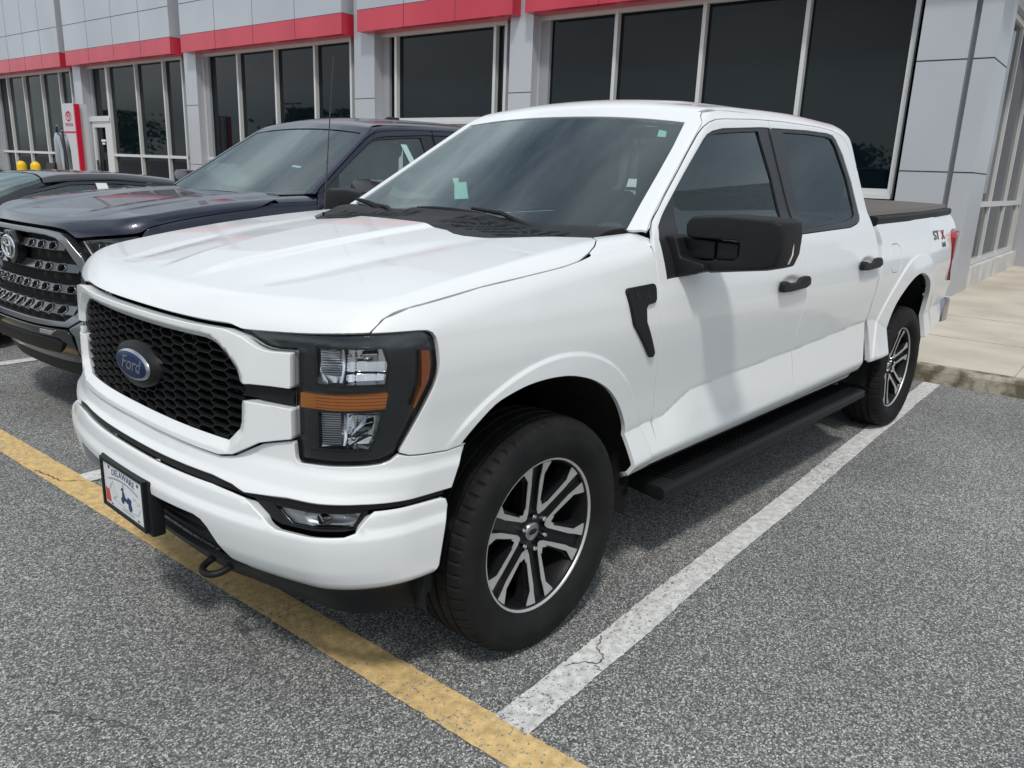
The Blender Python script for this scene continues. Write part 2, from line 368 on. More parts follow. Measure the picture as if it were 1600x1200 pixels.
def side2r(pts, F=None):
    # (x,z) points on the flank -> (phi,z)
    a = np.array(pts, float); P = solve(F or sideF, 'y', a[:, 0], a[:, 1])
    return [(math.atan2(p[1], p[0]-PX), p[2]) for p in P]
def D(pts): return [(R(a), b) for a, b in pts]
def spl(pts, n=6):
    # Catmull-Rom through an open path
    p = [np.array(q, float) for q in pts]; o = []
    for i in range(len(p)-1):
        a = p[max(i-1, 0)]; b = p[i]; c = p[i+1]; d = p[min(i+2, len(p)-1)]
        for k in range(n):
            t = k/n; o.append(tuple(.5*((2*b)+(-a+c)*t+(2*a-5*b+4*c-d)*t*t+(-a+3*b-3*c+d)*t**3)))
    return o+[tuple(p[-1])]
def rnd(poly, r, n=4):
    # soften the corners of an outline
    p = [np.array(q, float) for q in poly]; o = []; N_ = len(p)
    for i in range(N_):
        a, b, c = p[i-1], p[i], p[(i+1) % N_]; l1 = np.linalg.norm(a-b); l2 = np.linalg.norm(c-b)
        if l1 < 1e-6 or l2 < 1e-6: continue
        co = np.dot(b-a, c-b)/l1/l2
        if co > .97: o.append(tuple(b)); continue
        d1 = min(r, .42*l1); d2 = min(r, .42*l2); s = b+(a-b)*d1/l1; e = b+(c-b)*d2/l2
        for k in range(n+1): t = k/n; o.append(tuple((1-t)**2*s+2*t*(1-t)*b+t*t*e))
    return o
def segdist(Q, poly):
    A = np.array(poly); B = np.roll(A, -1, 0); d = B-A; L2 = (d*d).sum(1)+1e-18
    out = np.empty(len(Q))
    for k in range(0, len(Q), 4000):
        q = Q[k:k+4000]; w = q[:, None]-A[None]; t = np.clip((w*d).sum(2)/L2, 0, 1)
        out[k:k+4000] = np.sqrt((((w-t[..., None]*d))**2).sum(2).min(1))
    return out
def inside(Q, poly):
    A = np.array(poly); B = np.roll(A, -1, 0); r = np.zeros(len(Q), bool)
    for a, b in zip(A, B):
        c = (a[1] > Q[:, 1]) != (b[1] > Q[:, 1])
        with np.errstate(divide='ignore', invalid='ignore'):
            x = (b[0]-a[0])*(Q[:, 1]-a[1])/(b[1]-a[1])+a[0]
        r ^= c & (Q[:, 0] < x)
    return r
def densify(poly, res):
    o = []; n = len(poly)
    for i in range(n):
        a = np.array(poly[i]); b = np.array(poly[(i+1) % n]); l = np.linalg.norm(b-a)
        if l < 1e-6: continue
        k = max(1, int(math.ceil(l/res)))
        for j in range(k): o.append(tuple(a+(b-a)*j/k))
    return o
def area(p): p = np.array(p); q = np.roll(p, -1, 0); return .5*(p[:, 0]*q[:, 1]-p[:, 1]*q[:, 0]).sum()
def inset(poly, d):
    if area(poly) < 0: poly = poly[::-1]
    p = np.array(poly); a = np.roll(p, 1, 0); b = np.roll(p, -1, 0)
    e1 = p-a; e2 = b-p; e1 /= np.linalg.norm(e1, axis=1)[:, None]+1e-12; e2 /= np.linalg.norm(e2, axis=1)[:, None]+1e-12
    n1 = np.stack([-e1[:, 1], e1[:, 0]], 1); n2 = np.stack([-e2[:, 1], e2[:, 0]], 1)
    m = n1+n2; c = (m*m).sum(1)/2; m = m/np.maximum(c, .35)[:, None]
    return [tuple(q) for q in p+m*d]
def panel(name, outline, pj, F, m, parent, res=.018, off=None, holes=(), gap=.0022, depth=.016, lip=.0025, mirror=False, flat=None, feats=(), flip=False):
    if area(outline) < 0: outline = outline[::-1]
    o0 = densify(outline, res); o = inset(o0, gap+lip)
    if flat: o = [a if flat(a) else b for a, b in zip(o0, o)]
    hs = []
    for h in holes:
        h = densify(h, res);
        h = inset(h, -(gap+lip)); hs.append(h)
    A = np.array(o); lo, hi = A.min(0), A.max(0)
    gy = res*.866; js = np.arange(lo[1], hi[1], gy); G = []
    for j, yv in enumerate(js):
        xs = np.arange(lo[0]+(res/2 if j % 2 else 0), hi[0], res); G.append(np.stack([xs, np.full(len(xs), yv)], 1))
    G = np.concatenate(G) if G else np.zeros((0, 2))
    if len(G):
        k = inside(G, o)
        for h in hs: k &= ~inside(G, h)
        G = G[k]
    if len(G):
        k = segdist(G, o) > .45*res
        for h in hs: k &= segdist(G, h) > .45*res
        G = G[k]
    FV = []; FE = []
    for ft in feats:
        q = []
        for a_, b_ in zip(ft[:-1], ft[1:]):
            l_ = math.hypot(b_[0]-a_[0], b_[1]-a_[1]); kk = max(1, int(l_/(res*.8)))
            q += [(a_[0]+(b_[0]-a_[0])*j/kk, a_[1]+(b_[1]-a_[1])*j/kk) for j in range(kk)]
        q = np.array(q+[ft[-1]]); ok = inside(q, o) & (segdist(q, o) > .0015)
        for h in hs: ok &= ~inside(q, h) & (segdist(q, h) > .0015)
        for i in range(len(q)):
            if ok[i]:
                if i and ok[i-1]: FE.append((len(FV)-1, len(FV)))
                FV.append(tuple(q[i]))
    if FV and len(G):
        fv = np.array(FV); dm = np.full(len(G), 9.)
        for k0 in range(0, len(fv), 300): dm = np.minimum(dm, np.sqrt(((G[:, None]-fv[None, k0:k0+300])**2).sum(2)).min(1))
        G = G[dm > .5*res]
    verts = [Vector(p) for p in o]; edges = [(i, (i+1) % len(o)) for i in range(len(o))]; rings = [list(range(len(o)))]
    for h in hs:
        b0 = len(verts); verts += [Vector(p) for p in h]; edges += [(b0+i, b0+(i+1) % len(h)) for i in range(len(h))]; rings.append(list(range(b0, b0+len(h))))
    nb = len(verts); verts += [Vector(p) for p in FV]; edges += [(nb+a_, nb+b_) for a_, b_ in FE]; verts += [Vector(p) for p in G]
    r = delaunay_2d_cdt(verts, edges, [], 0, 1e-7)
    V = np.array([tuple(v) for v in r[0]]); T = np.array(r[2])
    C = V[T].mean(1); k = inside(C, o)
    for h in hs: k &= ~inside(C, h)
    T = T[k]
    # map old -> new index for the rings
    mp = {}
    for new, olds in enumerate(r[3]):
        for q in olds: mp[q] = new
    rings = [[mp[i] for i in rg if i in mp] for rg in rings]
    P = solve(F, pj, V[:, 0], V[:, 1], off); e = .0012
    Pu = solve(F, pj, V[:, 0]+e, V[:, 1], off)-solve(F, pj, V[:, 0]-e, V[:, 1], off); Pv = solve(F, pj, V[:, 0], V[:, 1]+e, off)-solve(F, pj, V[:, 0], V[:, 1]-e, off)
    Nn = np.cross(Pu, Pv); Nn /= np.linalg.norm(Nn, axis=1)[:, None]+1e-12
    if pj == 'r': dr = np.stack([np.cos(V[:, 0]), np.sin(V[:, 0]), 0*V[:, 0]], 1)
    else: dr = np.tile({'y': [0, 1, 0], 'z': [0, 0, 1], 'x': [1, 0, 0]}[pj], (len(V), 1)).astype(float)
    s = np.sign((Nn*dr).sum(1)); s[s == 0] = 1; Nn *= s[:, None]
    e1 = P[T[:, 1]]-P[T[:, 0]]; e2 = P[T[:, 2]]-P[T[:, 0]]; fl = (np.cross(e1, e2)*Nn[T[:, 0]]).sum(1) < 0
    T[fl] = T[fl][:, ::-1]
    faces = [tuple(int(i) for i in t) for t in T]; pts = [P]; nrm = [Nn]; base = len(P)
    if depth:
        for ri, rg in enumerate(rings):
            rg = np.array(rg); n = len(rg); p = P[rg]; nn = Nn[rg]
            tg = np.roll(p, -1, 0)-np.roll(p, 1, 0); tg /= np.linalg.norm(tg, axis=1)[:, None]+1e-12
            out = np.cross(tg, nn); out /= np.linalg.norm(out, axis=1)[:, None]+1e-12
            # make sure 'out' leaves the panel
            cen = V[rg]; probe = 1 if ri == 0 else -1
            nxt = np.roll(cen, -1, 0)-cen
            ar = area([tuple(c) for c in cen]); sg = 1 if ar > 0 else -1
            # orientation test using a mapped outward step in uv
            ouv = np.stack([nxt[:, 1], -nxt[:, 0]], 1)*sg*probe; ouv /= np.linalg.norm(ouv, axis=1)[:, None]+1e-12
            po = solve(F, pj, cen[:, 0]+ouv[:, 0]*e, cen[:, 1]+ouv[:, 1]*e, off)-p
            sgn = np.sign((po*out).sum()); out *= sgn if sgn != 0 else 1
            ids = [rg]; mk = np.array([0. if (flat and flat(tuple(c))) else 1. for c in cen])[:, None]
            for (do, dn, a, b) in ((lip*.75, -lip*.25, 1, 1), (lip, -lip, 0, 1), (lip, -depth, 0, 1)):
                pts.append(p+(out*do+nn*dn)*mk); q = nn*(a*mk+(1-mk))+out*b*mk; q /= np.linalg.norm(q, axis=1)[:, None]; nrm.append(q)
                ids.append(np.arange(base, base+n)); base += n
            for k2 in range(3):
                a, b = ids[k2], ids[k2+1]
                for i in range(n):
                    j = (i+1) % n; f = (int(a[i]), int(a[j]), int(b[j]), int(b[i]))
                    faces.append(f)
            # orient the skirt
    P = np.concatenate(pts); Nn = np.concatenate(nrm)
    me_list = []
    F3 = []
    for f in faces:
        if len(f) == 4:
            a, b, c = P[f[0]], P[f[1]], P[f[2]]
            g = np.cross(b-a, c-a)
            if np.dot(g, Nn[f[2]]+Nn[f[0]]) < 0: f = f[::-1]
        F3.append(f)
    res_o = []
    for sgn in ((1, -1) if mirror else ((-1,) if flip else (1,))):
        Q = P.copy(); K = Nn.copy(); FF = F3
        if sgn < 0: Q[:, 1] *= -1; K[:, 1] *= -1; FF = [f[::-1] for f in F3]
        me = bpy.data.meshes.new(name); me.from_pydata(Q.tolist(), [], FF)
        me.polygons.foreach_set('use_smooth', [True]*len(me.polygons))
        me.update(); me.normals_split_custom_set_from_vertices(K.tolist())
        res_o.append(link(name, me, m, parent))
    return res_o if mirror else res_o[0]
def strip(poly, pj, F, off0): return solve(F, pj, np.array([p[0] for p in poly]), np.array([p[1] for p in poly]), off0)

cx = np.concatenate([np.linspace(-5, -3.3, 30), np.linspace(-3.3, -2.9, 40), np.linspace(-2.85, -1, 40), np.linspace(-.95, -.40, 50)])
def cline(d): return [(float(a), float(crease(np.array(a)))+d) for a in cx]
def aline(xc, zc_, r, a0=-.1, a1=3.4, n=90): return [(xc+r*math.cos(t), zc_+r*math.sin(t)) for t in np.linspace(a0, a1, n)]
FEAT = [cline(d) for d in (-.004, 0, .004)]+[[(-5, .57), (-2.8, .57), (-.4, .55)], [(-5, .562), (-2.8, .562), (-.4, .542)], [(-5, .578), (-2.8, .578), (-.4, .558)]]+[aline(-3.69, .50, r) for r in (.652, .657, .662, .667, .672)]
FEATF = [aline(0, .43, r) for r in (.594, .599, .603, .607, .612)]+[[p for p in cline(d) if p[0] > -.7] for d in (-.004, 0, .004)]+[[(-.8, .552), (-.4, .55)], [(-.8, .560), (-.4, .558)]]
# ---------------------------------------------------------------- ground and markings (lot frame: u along the yellow line, n towards the camera side)
DU = (-.0624, .99805); DN = (.99805, .0624)
def XY(u, n): return (u*DU[0]+n*DN[0], u*DU[1]+n*DN[1])
def LT(u, n, z): x, y = XY(u, n); return (x, y, z)
g = MB(); g.add([(-400, -400, 0), (400, -400, 0), (400, 400, 0), (-400, 400, 0)], [(0, 1, 2, 3)]); tag(g.build('parking_lot', 'asphalt', recalc=False), kind='structure')
def stripe(name, u0, u1, n0, n1, m, z=.004):
    # ragged-edged painted band
    along_n = abs(n1-n0) > abs(u1-u0); L_ = abs(n1-n0) if along_n else abs(u1-u0); k = int(L_/.012)
    k = min(k, 1400); v = []
    wob = np.cumsum(rng.randn(2, k+1)*.0007, axis=1); wob -= np.linspace(0, 1, k+1)[None]*wob[:, -1:]; wob = np.clip(wob, -.008, .008)+rng.randn(2, k+1)*.0013
    for i in range(k+1):
        t = i/k
        if along_n: a = n0+(n1-n0)*t; v += [LT(u0+wob[0, i], a, z), LT(u1+wob[1, i], a, z)]
        else: a = u0+(u1-u0)*t; v += [LT(a, n0+wob[0, i], z), LT(a, n1+wob[1, i], z)]
    mb = MB(); mb.add(v, [(2*i, 2*i+1, 2*i+3, 2*i+2) for i in range(k)])
    o = mb.build(name, m, recalc=False)
    me = o.data
    if me.polygons and me.polygons[0].normal.z < 0: me.flip_normals()
    return tag(o, kind='structure')
stripe('yellow_parking_line', -13, 9, .462, .606, 'yellow_line')
for k, u in enumerate((-12.79, -10.01, -7.23, -4.45, -1.675, 1.108, 3.89)):
    stripe('white_parking_line', u, u+.125, -5.15, .461, 'white_line', .005)
# sidewalk with kerb
sw = MB(); sw.prism([(-60, -17.6), (60, -17.6), (60, -5.30), (-60, -5.30)], 0, .135, LT); tag(sw.build('sidewalk', 'concrete'), kind='structure')
kb = MB()
kk = []
for i in range(0, 81):
    u = -60+i*1.5
    kk.append(u)
kb.prism([(-5.165, 0.0), (-5.172, .105), (-5.185, .125), (-5.21, .1375), (-5.30, .1385), (-5.32, 0)], -60, 60, lambda a, b, h: LT(h, a, b)); tag(kb.build('kerb', 'kerb'), kind='structure')
sj = MB()
for i in range(-10, 11): sj.box((i*1.52+.2, -5.19, .1355), (i*1.52+.206, -10.2, .1372), T=LT)
for n_ in (-6.8, -8.4): sj.box((-30, n_, .1355), (30, n_-.006, .1372), T=LT)
tag(sj.build('sidewalk_joints', 'kerb'), kind='structure')
# ---------------------------------------------------------------- dealership building
BL = thing('dealership_building', 'silver panelled dealership building with red bands over tall dark windows', 'building', LT(-12, -10.4, 0))
BI = BL.matrix_basis.inverted() if False else Matrix.Translation(-Vector(LT(-12, -10.4, 0)))
def bb(mb, u0, u1, n0, n1, z0, z1, m=0): mb.box((u0, n0, z0), (u1, n1, z1), m, T=lambda a, b, c: tuple(BI @ Vector(LT(a, b, c))))
def bpart(name, m, boxes, parent=None, bevel=0):
    if name in ('panel_joint', 'sill_wall', 'window_sill', 'door_decal', 'side_upper_wall', 'corner_pier'):
        for b in boxes: mb = MB(); bb(mb, *b); o = mb.build(name, m, parent or BL)
        return o
    mb = MB()
    for b in boxes: bb(mb, *b)
    return mb.build(name, m, parent or BL, bevel=bevel)
GN = -10.55   # glass plane
def rebase(n):  # facade measurements were taken on the plane n=-10.3
    return (n-2.04)/(-12.34)
def U(u, n): k = rebase(n); return 2.374+(u-2.374)*k
def Z(z, n): k = rebase(n); return 1.5826+(z-1.5826)*k
FC = -10.3; FB = -10.05
# columns : (u0,u1) on the measuring plane at their own front plane
colsu = [(-33.9, -33.3), (-26.14, -25.59), (-19.26, -18.67), (-12.16, -11.50), (-7.72, -7.18)]
bandz0, bandz1 = Z(4.41, FB), Z(4.84, FB)
bands = [(-34.0, -27.0), (-26.55, -19.93), (-19.36, -12.58), (-12.05, -7.69), (-7.39, .60)]
topz = 7.2
body_boxes = []
bpart('building_core', 'dark', [(-36, U(.30, FC)-.35, -11.2, -17.4, .14, 6.8)])
for u0, u1 in colsu:
    a, b = U(u0, FC), U(u1, FC)
    c = bpart('column', 'panel', [(a, b, FC, -11.0, .136, 5.2)])
    bpart('panel_joint', 'seam', [(a-.002, b+.002, FC+.0025, FC-.01, z, z+.014) for z in (.55+.9, 3.02)], c)
    bpart('column_return', 'soffit', [(b+.002, b+.22, GN+.02, GN-.3, .136, 4.35)], c)
for u0, u1 in bands:
    a, b = U(u0, FB), U(u1, FB)
    c = bpart('red_band', 'redband', [(a, b, FB, GN-.1, bandz0, bandz1)])
    n_ = max(1, round((b-a)/1.52)); w_ = (b-a)/n_
    bpart('panel_joint', 'seam', [(a+i*w_-.005, a+i*w_+.005, FB+.0025, FB-.02, bandz0-.001, bandz1) for i in range(1, n_)], c)
    d = bpart('upper_wall', 'panel', [(a, b, FB-.004, -11.2, bandz1+.012, topz)])
    bpart('panel_joint', 'seam', [(a+i*w_-.005, a+i*w_+.005, FB-.0015, FB-.02, bandz1+.012, topz-.01) for i in range(1, n_)]+[(a, b, FB-.0013, FB-.02, bandz1, bandz1+.0115), (a, b, FB-.0012, FB-.02, Z(5.62, FB), Z(5.62, FB)+.014)], d)
bpart('recess_wall', 'panel', [(-36, U(-.6, FC), GN-.12, -11.3, Z(4.30, GN), topz-.1)])
bpart('parapet_cap', 'frame', [(-36, U(.3, FC), FB-.2, -12, topz, topz+.08)])
# window bays: (u0,u1,[mullions], sill or None)
def window(u0, u1, mull, z0, z1, rails=(), mw=.065):
    a, b = U(u0, GN), U(u1, GN); zz0, zz1 = z0, z1
    w = bpart('window', 'bglass', [(a, b, GN-.05, GN-.07, zz0, zz1)])
    bx_ = [(a, b, GN+.05, GN-.04, zz1-.07, zz1), (a, b, GN+.05, GN-.04, zz0, zz0+.08), (a, a+mw, GN+.052, GN-.045, zz0, zz1), (b-mw, b, GN+.052, GN-.045, zz0, zz1)]
    for m_ in mull: c = U(m_, GN); bx_.append((c-mw/2, c+mw/2, GN+.055, GN-.045, zz0, zz1))
    for r_ in rails: bx_.append((a, b, GN+.048, GN-.043, r_-.04, r_+.04))
    bpart('window_frame', 'frame', bx_, w)
    return w
zt = Z(4.30, GN); ZR = Z(1.63, GN)
window(-33.2, -26.2, (-31.5, -30.04, -28.52, -27.09), .30, zt, (ZR,))
window(-23.75, -19.3, (-21.95, -20.35), .30, zt, (ZR,))
window(-25.2, -23.75, (), Z(2.68, GN)+.05, zt)
window(-18.3, -12.2, (-16.64, -15.04, -13.51), .30, zt, (ZR,))
window(-11.3, -7.75, (-10.78, -8.05), Z(2.52, GN), zt)
window(-7.05, -.62, (-5.37, -3.76, -2.13), Z(1.46, GN), zt)
bpart('sill_wall', 'panel', [(U(-11.3, GN), U(-7.75, GN), GN-.0, -11.1, .136, Z(2.52, GN)-.06), (U(-7.05, GN), U(-.62, GN), GN-.03, -11.1, .136, Z(1.46, GN)-.12)])
bpart('window_sill', 'frame', [(U(-11.0, GN), U(-7.95, GN), GN+.12, GN-.05, Z(2.52, GN)-.055, Z(2.52, GN)+.005), (U(-7.05, GN), U(-.62, GN), GN+.10, GN-.05, Z(1.46, GN)-.06, Z(1.46, GN)+.005)])
bpart('base_wall', 'bbase', [(-36, U(-11.3, GN), GN+.06, -11.1, .136, .30)])
# entrance door
dz = Z(2.66, GN)
dr = bpart('entrance_door', 'frame', [(U(-25.2, GN), U(-23.7, GN), GN+.10, GN-.03, dz-.02, dz+.10), (U(-25.2, GN), U(-25.12, GN), GN+.05, GN-.03, .14, dz), (U(-24.98, GN), U(-24.86, GN), GN+.06, GN-.03, .14, dz-.03), (U(-24.1, GN), U(-23.7, GN), GN+.06, GN-.03, .14, dz-.03), (U(-24.98, GN), U(-24.0, GN), GN+.055, GN-.03, dz-.20, dz-.03), (U(-24.9, GN), U(-24.1, GN), GN+.05, GN-.03, .14, .38)])
bpart('door_pane', 'bglass', [(U(-25.15, GN), U(-23.9, GN), GN-.02, GN-.03, .14, dz-.02)], dr)
bpart('door_handle', 'pole', [(U(-24.78, GN), U(-24.74, GN), GN+.12, GN+.06, 1.0, 1.45)], dr)
bpart('door_decal', 'paper', [(U(-24.60, GN), U(-24.30, GN), GN-.016, GN-.019, 2.04, 2.11), (U(-24.55, GN), U(-24.36, GN), GN-.016, GN-.019, 1.95, 2.01)], dr)
# corner pier with a groove, then the side wall
a0, a1, a2, a3 = U(-.58, FC), U(.035, FC), U(.075, FC)+.03, U(.345, FC)
pr_ = bpart('corner_pier', 'panel', [(a0, a1, FC, -11.2, .136, 7.1), (a2, a3, FC, -11.35, .136, 7.1)])
bpart('pier_groove', 'soffit', [(a1, a2, FC-.10, -11.2, .136, 7.1)], pr_)
bpart('panel_joint', 'seam', [(x0_, x1_, FC+.0025, FC-.012, z, z+.016) for z in (Z(1.785, FC), Z(3.22, FC), 4.6) for x0_, x1_ in ((a0-.002, a1+.002), (a2-.002, a3+.0025))]+[(a3-.02, a3+.0025, FC, -11.35, z+.0005, z+.0155) for z in (Z(1.785, FC), Z(3.22, FC), 4.6)], pr_)
# side wall, plane u = US
US = a3-.05
sg = bpart('side_window', 'bglass', [(US-.12, US-.10, -11.35, -16.55, .50, 4.05)])
fr_b = []
for n_ in (-11.39, -12.95, -14.55, -16.15, -16.5): fr_b.append((US-.11, US-.055, n_+.032, n_-.032, .45, 4.05))
for z_ in (.48, 1.36, 4.02): fr_b.append((US-.108, US-.052, -11.36, -16.55, z_-.04, z_+.04))
bpart('window_frame', 'frame', fr_b, sg)
bpart('side_base', 'bbase', [(US-.3, US+.03, -11.36, -16.6, .136, .43)])
bpart('side_upper_wall', 'panel', [(US-.3, US+.02, -11.36, -16.6, 4.07, 4.5), (US-.3, US+.55, -11.36, -16.8, 5.0, 7.1)])
bpart('side_red_band', 'redband', [(US-.1, US+.55, -11.36, -16.8, 4.55, 4.99)])
bpart('side_pier', 'panel', [(US-.4, US+.45, -16.61, -17.4, .136, 7.1)])
# projecting wing of the building to the right (outside the frame, seen mirrored in the side windows)
ew = bpart('east_wing', 'panel', [(7.2, 12, -11.5, -17.4, .136, 6.6)])
bpart('east_band', 'redband', [(6.95, 7.198, -11.4, -17.4, 3.95, 4.4)], ew)
bpart('panel_joint', 'seam', [(7.19, 7.205, -11.5, -17.4, z_, z_+.02) for z_ in (1.5, 2.9)], ew)
# ---------------------------------------------------------------- pylon, charger, bollards
PYN = -8.2; kx = lambda u: 2.374+(u-2.374)*(PYN-2.04)/(-9.54)   # from the plane n=-7.5
py = thing('sign_pylon', 'grey and red sign pylon beside the entrance door', 'sign', LT(kx(-20.1), PYN, .136))
PI_ = Matrix.Translation(-Vector(LT(kx(-20.1), PYN, .136)))
def pbx(mb, u0, u1, n0, n1, z0, z1): mb.box((u0, n0, z0), (u1, n1, z1), 0, T=lambda a, b, c: tuple(PI_ @ Vector(LT(a, b, c))))
zt_ = 2.96
m_ = MB(); pbx(m_, kx(-20.52), kx(-19.82), PYN, PYN-.35, .136, zt_); m_.build('sign_face', 'signgrey', py)
m_ = MB(); pbx(m_, kx(-19.82)+.001, kx(-19.76), PYN+.004, PYN-.13, .136, zt_-.02); m_.build('sign_side', 'signred', py)
m_ = MB(); pbx(m_, kx(-20.52), kx(-19.83), PYN+.003, PYN, 2.17, 2.22); m_.build('sign_stripe', 'signred', py)
def ell(mb, cy, cz, a, b, w, T, n=40):
    v = []
    for i in range(n):
        t = 2*math.pi*i/n; v += [T(cy+(a+w)*math.cos(t), cz+(b+w)*math.sin(t)), T(cy+(a-w)*math.cos(t), cz+(b-w)*math.sin(t))]
    mb.add(v, [(2*i, 2*((i+1) % n), 2*((i+1) % n)+1, 2*i+1) for i in range(n)])
cu_ = (kx(-20.52)+kx(-19.82))/2
def TP(a, b): return tuple(PI_ @ Vector(LT(cu_+a, PYN+.005, b)))
m_ = MB(); ell(m_, 0, 2.62, .165, .125, .014, TP); ell(m_, 0, 2.62, .055, .118, .013, TP); ell(m_, 0, 2.67, .115, .050, .013, TP); m_.build('sign_emblem', 'signred', py, recalc=False)
text_mesh('sign_lettering', 'TOYOTA', .12, 'signred', py, frame_mtx(TP(0, 2.39), (DU[0], DU[1], 0), (0, 0, 1), (DN[0], DN[1], 0)), .002)
def local_thing(name, label, cat, u, n, group=None): return thing(name, label, cat, LT(u, n, .136), math.atan2(-DU[0], DU[1]), group)
ev = local_thing('charging_station', 'black and grey vehicle charging post in front of the sign pylon', 'charging station', -17.85, -6.3)
m_ = MB(); m_.prism([(-.10, 0), (.16, 0), (.22, .9), (.20, 1.55), (.10, 1.85), (0, 1.95), (-.12, 1.80), (-.14, .9)], -.12, .12, lambda a, b, h: (h, a, b)); m_.build('charger_body', 'satin', ev, bevel=.03)
m_ = MB(); m_.box((-.18, -.62, .85), (.14, -.15, 1.25)); m_.tube([(0, -.18, 1.9), (.02, -.1, 2.08), (.02, .05, 2.10), (.02, .16, 1.95), (.03, .28, 1.2), (.03, .26, .5)], .028, 8); m_.build('charger_cable', 'gloss', ev)
m_ = MB(); m_.box((-.1, -.55, 0), (.08, -.40, .86)); m_.box((-.09, -.33, 0), (.06, -.22, .86)); m_.build('charger_leg', 'signgrey', ev)
b0 = None
for k, (u, lab) in enumerate(((-18.82, 'yellow domed bollard, the one nearer the left edge'), (-18.02, 'yellow domed bollard, the one nearer the charging station'))):
    bo = local_thing('bollard', lab, 'bollard', u, -5.75, 'yellow bollards by the charging station') if b0 is None else copy_tree(b0)
    if b0 is not None: bo.location = LT(u, -5.75, .136); bo['label'] = lab
    else:
        m_ = MB(); r_ = .105; m_.lathe([(r_+.02, 0), (r_+.02, .05), (r_, .06), (r_, 1.14)]+[(r_*math.cos(t), 1.16+.11*math.sin(t)) for t in np.linspace(.15, math.pi/2, 8)], 28, axis='z'); m_.build('bollard_cover', 'yellow', bo)
        b0 = bo
# ---------------------------------------------------------------- what the windows mirror: trees and lamp posts across the lot
def tree(x, y, h, r, lab, seed):
    t = thing('tree', lab, 'tree', (x, y, 0), rng.rand()*6, 'trees across the parking lot'); rs = np.random.RandomState(seed)
    m_ = MB(); m_.tube([(0, 0, 0), (.1, .05, h*.3), (0, .1, h*.55), (.1, 0, h*.85)], [.28, .22, .15, .05], 8)
    for k in range(6): a = k*1.05; m_.tube([(0, 0, h*(.3+.07*k)), (r*.6*math.cos(a), r*.6*math.sin(a), h*(.5+.07*k))], [.1, .03], 6)
    m_.build('trunk', 'bark', t)
    n = 2600; cl = rs.randn(26, 3)*np.array([r*.45, r*.45, h*.17])+np.array([0, 0, h*.62]); c = cl[rs.randint(0, 26, n)]+rs.randn(n, 3)*r*.20
    c[:, 2] = np.clip(c[:, 2], h*.18, h*1.02); s = .35+.35*rs.rand(n)
    v = []; f = []
    for i in range(n):
        a = rs.randn(3); a /= np.linalg.norm(a); b = np.cross(a, rs.randn(3)); b /= np.linalg.norm(b); k = len(v)
        v += [tuple(c[i]+a*s[i]), tuple(c[i]+b*s[i]*.6), tuple(c[i]-a*s[i]), tuple(c[i]-b*s[i]*.6)]; f.append((k, k+1, k+2, k+3))
    mb = MB(); mb.add(v, f); mb.build('crown', 'leaf', t, recalc=False)
TL = [(150, -40, 9, 6, 'broad dark green tree across the lot, nearest the lone lamp post'), (152, -58, 8, 6, 'low rounded tree across the lot beside the broad one'), (148, -24, 8, 6, 'mid height tree across the lot left of the lamp post'), (100, -125, 12, 7, 'tallest tree across the lot with a wide crown'), (96, -145, 9, 6, 'tree across the lot beside the tallest one'), (154, -8, 9, 6, 'wide tree at the right end of the far row'), (60, -96, 9, 5, 'big tree far along the row'), (66, -160, 10, 6, 'last tree of the far row')]
for i, (x, y, h, r, lab) in enumerate(TL): tree(x, y, h, r, lab, i+3)
def lamp(x, y, lab):
    t = thing('lamp_post', lab, 'lamp post', (x, y, 0), 0, 'lamp posts across the parking lot')
    m_ = MB(); m_.tube([(0, 0, 0), (0, 0, .7)], .28, 16); m_.build('post_base', 'kerb', t)
    m_ = MB(); m_.tube([(0, 0, .7), (0, 0, 8.2)], [.10, .07], 12); m_.tube([(0, -1.0, 8.2), (0, 1.0, 8.2)], .04, 8); m_.build('post', 'pole', t)
    for s in (-1, 1): m_ = MB(); m_.box((-.2, s*1.0-.35, 8.12), (.2, s*1.0+.35, 8.26)); m_.build('lamp_head', 'pole', t, bevel=.02)
for x, y, lab in ((60, -31, 'twin head lamp post nearest the camera'), (48, -50, 'twin head lamp post in the middle of the lot'), (75, -85, 'twin head lamp post farther left in the lot'), (40, -75, 'twin head lamp post by the broad tree')): lamp(x, y, lab)

def crack(pts, w):
    o = []
    for (a, b), (c, d) in zip(pts[:-1], pts[1:]):
        n_ = max(2, int(math.hypot(c-a, d-b)/.012))
        for k in range(n_): t = k/n_; o.append((a+(c-a)*t+rng.randn()*.004, b+(d-b)*t+rng.randn()*.004))
    v = []
    for i, (a, b) in enumerate(o):
        j = min(i+1, len(o)-1); p = max(i-1, 0); dx, dy = o[j][0]-o[p][0], o[j][1]-o[p][1]; l = math.hypot(dx, dy)+1e-9; q = w*(.3+.9*rng.rand())
        v += [(a-dy/l*q, b+dx/l*q, .0075), (a+dy/l*q, b-dx/l*q, .0075)]
    mb = MB(); mb.add(v, [(2*i, 2*i+2, 2*i+3, 2*i+1) for i in range(len(o)-1)]); ob = mb.build('asphalt_crack', 'seam', recalc=False)
    if ob.data.polygons[0].normal.z < 0: ob.data.flip_normals()
    tag(ob, kind='structure')
for c_, w_ in (([(.05, 1.13), (-.01, 1.15), (-.03, 1.20), (-.08, 1.20), (-.12, 1.14), (-.20, 1.10)], .0022), ([(-.03, 1.20), (0, 1.24)], .002), ([(-1.73, .86), (-1.80, .95), (-1.79, 1.02)], .002), ([(-2.16, 1.5), (-2.22, 1.72), (-2.17, 1.95), (-2.24, 2.2), (-2.15, 2.6)], .0018), ([(.70, -1.85), (.66, -1.62), (.56, -1.52)], .0025), ([(1.3, .2), (1.15, .45), (1.2, .7)], .0014)): crack(c_, w_)
